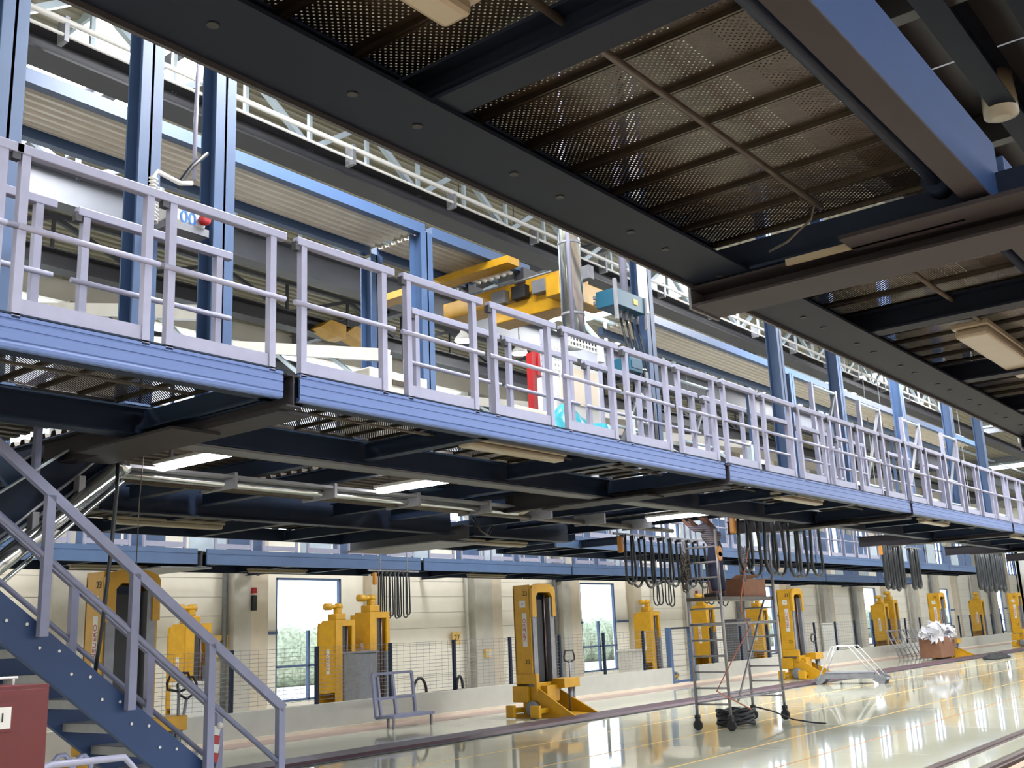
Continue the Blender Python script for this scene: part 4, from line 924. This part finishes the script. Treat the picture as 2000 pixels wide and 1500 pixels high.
# ---------------------------------------------------------------- festoon cables
def festoon(label, x0, x1, Y, n, zt, zb, m='cable', group='festoon cable loops', r=.02, wdt=.5, block=True):
    g = thing('festoon_cable', label, 'cable', (x0, Y, zt), group)
    part('track', MB().box(x0-.3, x1+.3, Y-.02, Y+.02, zt+.03, zt+.07), 'galv2', g)
    for i in range(n):
        c = x0+(x1-x0)*(i+.5)/n; hw = (x1-x0)/n*wdt; j = random.uniform(-.06, .06); pts = []
        for k in range(15):
            a = k/14
            if a < .3: u, v = -hw*(.75+.25*a/.3), zt-(zt-zb-hw)*a/.3
            elif a > .7: u, v = hw*(.75+.25*(1-a)/.3), zt-(zt-zb-hw)*(1-a)/.3
            else: th = math.pi*(a-.3)/.4; u, v = -hw*math.cos(th), zb+hw-hw*math.sin(th)
            pts.append((c+u+j*.4, Y+(.05 if i % 2 else -.03), v+j))
        part('cable_loop', MB().path(pts, r, 6), m, g)
        part('trolley', MB().box(c-hw-.03, c-hw+.05, Y-.04, Y+.04, zt-.02, zt+.04), 'black', g)
    for q in (.1, .9): part('hanger', MB().box(x0+(x1-x0)*q-.01, x0+(x1-x0)*q+.01, Y-.01, Y+.01, zt+.07, DK+.08 if x0 < 20 and Y < 12 else ROOF), 'galv2', g)
    if block: part('pulley_block', MB().box(x0-.12, x0-.04, Y-.05, Y+.05, zt-.3, zt), 'orangecap', g, bevel=.02)
    return g
festoon('black festoon cable loops left of the worker', 17.0, 20.2, 10.8, 9, 3.38, 2.45, r=.026)
festoon('large black festoon cable loops right of the worker', 16.7, 20.3, 8.3, 7, 3.5, 2.5, r=.03)
festoon('dense black festoon loops under the fifth blue module, left of a gap', 31.0, 32.6, 10.8, 7, 3.75, 2.5, r=.05)
festoon('narrow pair of black festoon loops right of the dense bundle', 33.4, 34.3, 10.8, 4, 3.7, 2.5, r=.05, block=False)
festoon('dense dark festoon loops near the right border', 40.6, 44.5, 10.8, 12, 3.9, 2.5, r=.06, block=False)
festoon('thin black cable loops hanging before the door right of the first window', 18.75, 19.95, 19.2, 8, 3.3, 2.2, r=.02)
festoon('thin dark cable loops low behind the left festoon', 25.6, 26.9, 15.4, 4, 2.9, 2.25, r=.02, block=False)
festoon('thin single dark cable loops behind the scaffold ladder', 28.4, 30.2, 15.4, 4, 2.9, 2.25, r=.02, block=False)

# ---------------------------------------------------------------- things standing on the upper platform
hz = thing('hoist_box', 'white control box with blue digits and red stop button by the column', 'box', (5.3, 7.6, 5.4))
a = pY(330, 385, 7.6); b_ = pY(402, 448, 7.6)
part('body', MB().box(a.x, b_.x, 7.6, 7.95, b_.z, a.z+.02), 'white', hz, bevel=.02)
part('bottom_tray', MB().box(a.x-.02, b_.x+.02, 7.58, 7.97, b_.z-.08, b_.z-.01), 'galv2', hz)
c = pY(362, 423, 7.58); text('lettering', '100', .17, face_my((c.x, 7.595, c.z)), 'inkblue', hz)
c = pY(396, 431, 7.58); part('stop_button', MB().lathe((c.x, 7.52, c.z), [(.02, 0), (.055, .01), (.055, .04), (.035, .08)], 14, 'y'), 'bred', hz)
pts = [pY(300, 432, 7.6), pY(300, 345, 7.6), pY(308, 335, 7.6), pY(352, 358, 7.6), pY(375, 358, 7.6)]
tag(part('white_pipe', MB().path(pts, .022, 8), 'white'), 'white bent pipe over the hoist box', 'pipe')
pts = [pY(388, 118, 7.7), pY(382, 250, 7.7), pY(379, 350, 7.7)]
tag(part('riser_pipe', MB().path(pts, .02, 8), 'rail'), 'thin pale vertical riser pipe left of the wide blue column', 'pipe')
pts = [pY(405, 300, 7.65), pY(375, 325, 7.65), pY(352, 355, 7.65), pY(350, 372, 7.65)]
tag(part('black_hose', MB().path(pts, .02, 8), 'cable'), 'black curved hose entering the hoist box top', 'hose')
hc = []
for k in range(60): p = pY(300, 345+90*k/59, 7.5); hc.append(p+Vector((.035*math.cos(k*1.3), .035*math.sin(k*1.3), 0)))
tag(part('coiled_hose', MB().path(hc, .009, 6), 'white'), 'thin coiled white hose hanging left of the hoist box', 'hose')
gb = thing('grey_cabinet', 'pale grey vented cabinet behind the railing right of the first joint', 'cabinet', (7.7, 8.4, DK))
a = pY(722, 715, 8.3); part('body', MB().box(a.x, a.x+.95, 8.3, 8.7, DK, a.z), 'pillar', gb, bevel=.015)
part('vent', MB().box(a.x+.35, a.x+.8, 8.285, 8.3, a.z-.16, a.z-.1), 'galv', gb); part('door', MB().box(a.x+.03, a.x+.9, 8.29, 8.3, DK+.1, a.z-.22), 'pillar', gb)
vd = thing('vertical_duct', 'shiny galvanised round duct rising vertically right of the yellow crane', 'duct', (11.6, 7.9, 5.7))
part('pipe', MB().tube((11.62, 7.95, 5.5), (11.62, 7.95, ROOF), .16, 24), 'chrome', vd)
for z in (5.95, 7.0, 8.1): part('band', MB().tube((11.62, 7.95, z), (11.62, 7.95, z+.04), .168, 24), 'galv2', vd)
part('side_rod', MB().tube((11.38, 7.8, 5.5), (11.38, 7.8, ROOF), .03, 8), 'rail', vd)
pn = thing('pierced_guard', 'pale pierced metal guard panel under the vertical duct', 'panel', (11.6, 7.5, 5.2))
a = pY(1105, 652, 7.5); b_ = pY(1168, 692, 7.5); part('sheet', MB().box(a.x, b_.x, 7.5, 7.505, b_.z, a.z), 'pierced', pn); part('frame', MB().box(b_.x, b_.x+.12, 7.48, 7.52, b_.z-.1, a.z), 'white', pn)
part('sheet', MB().box(a.x-.55, a.x-.0, 7.52, 7.525, b_.z-.5, b_.z-.05), 'pierced', pn)
for x_ in (a.x-.5, b_.x+.06): part('post', MB().box(x_-.02, x_+.02, 7.5, 7.54, DK, b_.z+.1), 'rail', pn)
rp_ = thing('red_post', 'bright red slanted post pair behind the inner guardrail', 'post', (10.6, 7.9, DK))
a = pY(1050, 680, 7.9); b_ = pY(1047, 735, 7.9); part('post', MB().bar(a, (b_.x+.02, 7.9, b_.z), .12, .12), 'bred', rp_)
a = pY(1037, 690, 7.9); part('post', MB().bar(a, (a.x, 7.9, DK), .09, .09), 'bred', rp_)
wc = thing('white_cabinet', 'white equipment cabinet on the platform right of the red post', 'cabinet', (11.4, 8.0, DK))
a = pY(1082, 700, 8.0); b_ = pY(1175, 790, 8.0); part('body', MB().box(a.x, b_.x, 8.0, 8.4, DK, a.z), 'white', wc, bevel=.01); part('door', MB().box(a.x+.1, b_.x-.1, 7.985, 8.0, b_.z-.1, a.z-.06), 'pillar2', wc); part('handle', MB().box(a.x+.15, a.x+.18, 7.965, 7.985, b_.z+.2, b_.z+.35), 'black', wc)
bx = thing('beige_carton', 'beige carton standing left of the turquoise film', 'box', (10.2, 7.4, DK))
a = pY(1008, 790, 7.3); part('body', MB().box(a.x, a.x+.6, 7.3, 7.7, DK, a.z), 'pillar2', bx, bevel=.01); part('label', MB().box(a.x+.25, a.x+.33, 7.29, 7.3, a.z-.3, a.z-.18), 'bred', bx)
a = pY(1115, 812, 7.2); t = MB()
for i in range(9): t.lathe((a.x-.28+.07*i+random.uniform(-.05, .05), 7.2+random.uniform(-.1, .1), DK), [(.3, 0), (.26, .3+.02*i), (.12, .62-.05*abs(i-3)), (.02, .72-.06*abs(i-3))], 7)
tag(part('plastic_film', t, 'tarp'), 'crumpled turquoise plastic film heap behind the railing', 'film')
tb = thing('teal_box', 'teal metal control box on a frame left of the blue column', 'box', (12.6, 7.55, 5.9))
a = pY(1203, 560, 7.5); b_ = pY(1260, 612, 7.5)
part('body', MB().box(a.x, b_.x, 7.5, 7.85, b_.z-.02, a.z), 'teal', tb, bevel=.01)
part('side_strut', MB().box(a.x-.05, a.x, 7.48, 7.52, b_.z-.25, a.z+.12), 'galv2', tb); part('side_strut', MB().box(b_.x, b_.x+.03, 7.48, 7.52, b_.z-.25, a.z), 'galv2', tb)
for z_ in (a.z-.1, b_.z+.05): part('bracket', MB().box(a.x, b_.x+.3, 7.85, 7.9, z_, z_+.05), 'galv2', tb)
for k in range(4): part('connector', MB().tube((a.x+.3+.15*k, 7.65, b_.z-.14), (a.x+.3+.15*k, 7.65, b_.z), .03, 8), 'galv2', tb)
part('badge', MB().box(b_.x-.3, b_.x-.2, 7.49, 7.5, a.z-.16, a.z-.08), 'tape', tb)
for k in range(4):
    x = a.x+.3+.15*k; pts = [(x, 7.65, b_.z-.1), (x+.05, 7.6, b_.z-.55), (x+.25-.03*k, 7.62, b_.z-.95), (13.2, 7.7, b_.z-1.2), (13.22+.03*k, 7.72, b_.z-2.0), (13.2+.03*k, 7.72, DK+.3)]
    tag(part('control_hose', MB().path(pts, .018, 7), 'cable'), 'black hose drooping below the teal box, %s from the left' % ORD[k], 'hose', 'hoses below the teal box')
t2 = thing('teal_box', 'small teal box low on the blue column behind the railing', 'box', (12.7, 7.55, 5.1)); a = pY(1230, 695, 7.5); b_ = pY(1256, 730, 7.5)
part('body', MB().box(a.x, b_.x, 7.5, 7.8, b_.z, a.z), 'teal', t2, bevel=.01); part('cover', MB().box(a.x+.03, b_.x-.03, 7.49, 7.5, b_.z+.05, a.z-.05), 'teal', t2)
fl = thing('valve_cluster', 'cluster of small metal valves and fittings left of the blue column foot', 'valve', (12.6, 7.6, DK))
for k in range(8):
    z = DK+.25+.2*k; x = 12.75+.1*math.sin(k*2.3)
    part('fitting', MB().lathe((x-.12, 7.6, z), [(.02, 0), (.04, .03), (.04, .15), (.02, .2), (.02, .3)], 8, 'x'), 'chrome' if k % 2 else 'dgirder', fl)
part('manifold', MB().box(12.85, 12.93, 7.58, 7.66, DK, 5.3), 'galv2', fl)
part('lamp_lens', MB().lathe((12.95, 7.56, DK+.55), [(.05, 0), (.06, .02), (.02, .05)], 10, 'y'), 'white', fl)
g = thing('conduit_riser', 'pale vertical conduit beside the teal box column', 'conduit', (13.1, 7.8, 6.0)); part('pipe', MB().tube((12.95, 7.9, 6.4), (12.95, 7.9, ROOF), .06, 8), 'rail', g); part('channel', MB().box(13.15, 13.3, 7.7, 7.78, 6.3, ROOF), 'white', g)
# yellow crane
cr = thing('overhead_crane', 'yellow crane girder with trolley hung below the canopy rails', 'crane', (13.2, 10, 6.2))
a = pX(968, 640, 13.1); b_ = pX(1098, 600, 13.1); c = pX(1000, 598, 13.1)
hgt = max(.25, c.z-(a.z+(b_.z-a.z)*((c.y-a.y)/(b_.y-a.y))))
zb = (a.z+b_.z)/2
part('girder_body', MB().prism([(b_.y, zb), (a.y, zb), (a.y, zb+hgt*.6), ((a.y+b_.y)/2+.4, zb+hgt*1.05), (b_.y, zb+hgt*1.05)], 'x', 13.0, 13.45), 'yellow', cr, bevel=.02)
part('upper_beam', MB().box(13.15, 13.6, b_.y-.2, a.y+1.2, 7.05, 7.35), 'yellow', cr, bevel=.015)
part('upper_beam', MB().box(12.3, 12.6, 9.6, 12.6, 7.36, 7.48), 'yellow', cr)
my = (a.y+b_.y)/2-.2
part('gusset', MB().prism([(my-.6, 7.1), (my+.35, 7.1), (my+.12, zb+hgt), (my-.35, zb+hgt)], 'x', 13.1, 13.5), 'yellow', cr, bevel=.01)
part('end_truck', MB().box(12.7, 14.0, b_.y-.25, b_.y+.02, zb+.1, zb+.45), 'yellow', cr, bevel=.015)
part('hanger', MB().box(13.1, 13.5, 9.9, 10.1, 7.3, 7.56).box(13.1, 13.5, 11.1, 11.25, 7.3, 7.56), 'dgirder', cr)
for k in range(5): part('drive_unit', MB().box(12.86, 13.0, a.y-.4-.42*k, a.y-.12-.42*k, zb+hgt+.0, zb+hgt+.22), 'black' if k % 2 else 'galv2', cr, bevel=.01)
part('bus_bar', MB().tube((12.85, b_.y, zb+hgt+.28), (12.85, a.y+.6, zb+hgt+.28), .02, 8), 'galv2', cr)
for i, (px_, py_) in enumerate(((640, 645), (688, 657))):
    p = pY(px_, py_, 19.1); g = thing('hoist_trolley', 'small yellow hoist trolley on the rear girder, %s of two' % ('left' if i == 0 else 'right'), 'hoist', p, 'hoist trolleys')
    part('frame', MB().prism([(p.x-.45, p.z-.05), (p.x-.1, p.z+.2), (p.x+.4, p.z+.15), (p.x+.4, p.z-.2), (p.x+.1, p.z-.2)], 'y', p.y-.25, p.y+.2), 'yellow', g); part('wheel', MB().lathe((p.x+.45, p.y-.15, p.z), [(.05, 0), (.09, .03), (.05, .06)], 10, 'x'), 'black', g)

# ---------------------------------------------------------------- dark service deck high up on the viewer's side
sd = thing('service_deck', 'dark steel service deck with girders high above at the upper right corner', 'deck', (3, -2, 6.5))
for i in range(14):
    part('deck_sheet', MB().box(-2+2.0*i, -.03+2.0*i, -4, 3.6, 6.9, 6.93), 'dgirder', sd)
for y in (3.5, 2.55, 1.9, 1.3, .5, -1.0): part('girder', MB().ibeam('x', -2, 26, y, 6.45, 6.85, .22, .02, .016), 'dgirder' if y > 2 else 'night', sd)
for i in range(9): part('joist', MB().ibeam('y', -4, 3.55, -1+3.1*i, 6.55, 6.88, .16, .016, .012), 'dgirder', sd)
for x in (2, 14, 25): part('hanger', MB().box(x-.05, x+.05, 3.4, 3.5, 6.85, ROOF), 'dgirder', sd)
p = pZ(1956, 224, 6.4); part('round_damper', MB().lathe((p.x, p.y, 6.36), [(.08, 0), (.16, .03), (.16, .2), (.14, .54)], 18), 'lamp', sd)
# clutter in the middle bay above deck level: service frames and pendant lamps
for i, x in enumerate((14.6, 16.9, 19.3, 21.8, 24.5, 27.5)):
    g = thing('tube_rack', 'grey tubular service frame standing behind the blue columns, %s from the left' % ORD[i], 'frame', (x, 9.3, DK), 'service frames in the middle bay')
    if x > 17: yq = 7.72
    else: yq = 9.3
    for dx in (0, 1.2): part('post', MB().box(x+dx-.04, x+dx+.04, yq-.04, yq+.04, DK, 6.2), 'rail', g)
    for z in (4.4, 5.0, 5.6, 6.15): part('crossbar', MB().tube((x, yq, z), (x+1.2, yq, z), .03, 8), 'truss', g)
    part('diagonal', MB().bar((x, yq, 4.4), (x+1.2, yq, 6.15), .05, .05), 'galv2', g)
for i, (px_, py_) in enumerate(((1186, 580), (1568, 784), (1612, 790), (1664, 769), (905, 665), (1015, 690))):
    p = pY(px_, py_, 12.5); g = thing('pendant_lamp', 'lit round pendant lamp under the hall roof, %s from the left among six' % ORD[[2, 3, 4, 5, 0, 1][i]], 'lamp', p, 'pendant lamps')
    part('shade', MB().lathe(p, [(.17, 0), (.15, .06), (.06, .16), (.05, .22)], 16), 'white', g); part('bulb', MB().lathe(p, [(.15, -.02), (.15, .0)], 16), 'tube', g)
    part('rod', MB().tube(p+Vector((0, 0, .2)), (p.x, p.y, ROOF), .012, 6), 'galv2', g)
for i, x in enumerate((6.6, 9.2, 15.0, 19.5)):
    g = thing('stair_truss', 'pale truss arm reaching back across the middle bay, %s from the left' % ORD[i], 'truss', (x, 9.2, 5.0), 'pale truss arms')
    part('chord', MB().bar((x, 9.2, 5.2), (x, 15, 6.6), .12, .16), 'sheet', g); part('chord', MB().bar((x, 9.2, 4.6), (x, 15, 6.0), .1, .1), 'truss', g)
    for k in range(5): part('web_member', MB().bar((x, 9.2+1.16*k, 4.6+.28*k), (x, 10.36+1.16*k, 5.48+.28*k), .05, .05), 'truss', g)
    part('leg', MB().box(x-.05, x+.05, 9.15, 9.25, DK, 5.2), 'truss', g); part('leg', MB().box(x-.05, x+.05, 14.9, 15, DK, 6.6), 'truss', g)
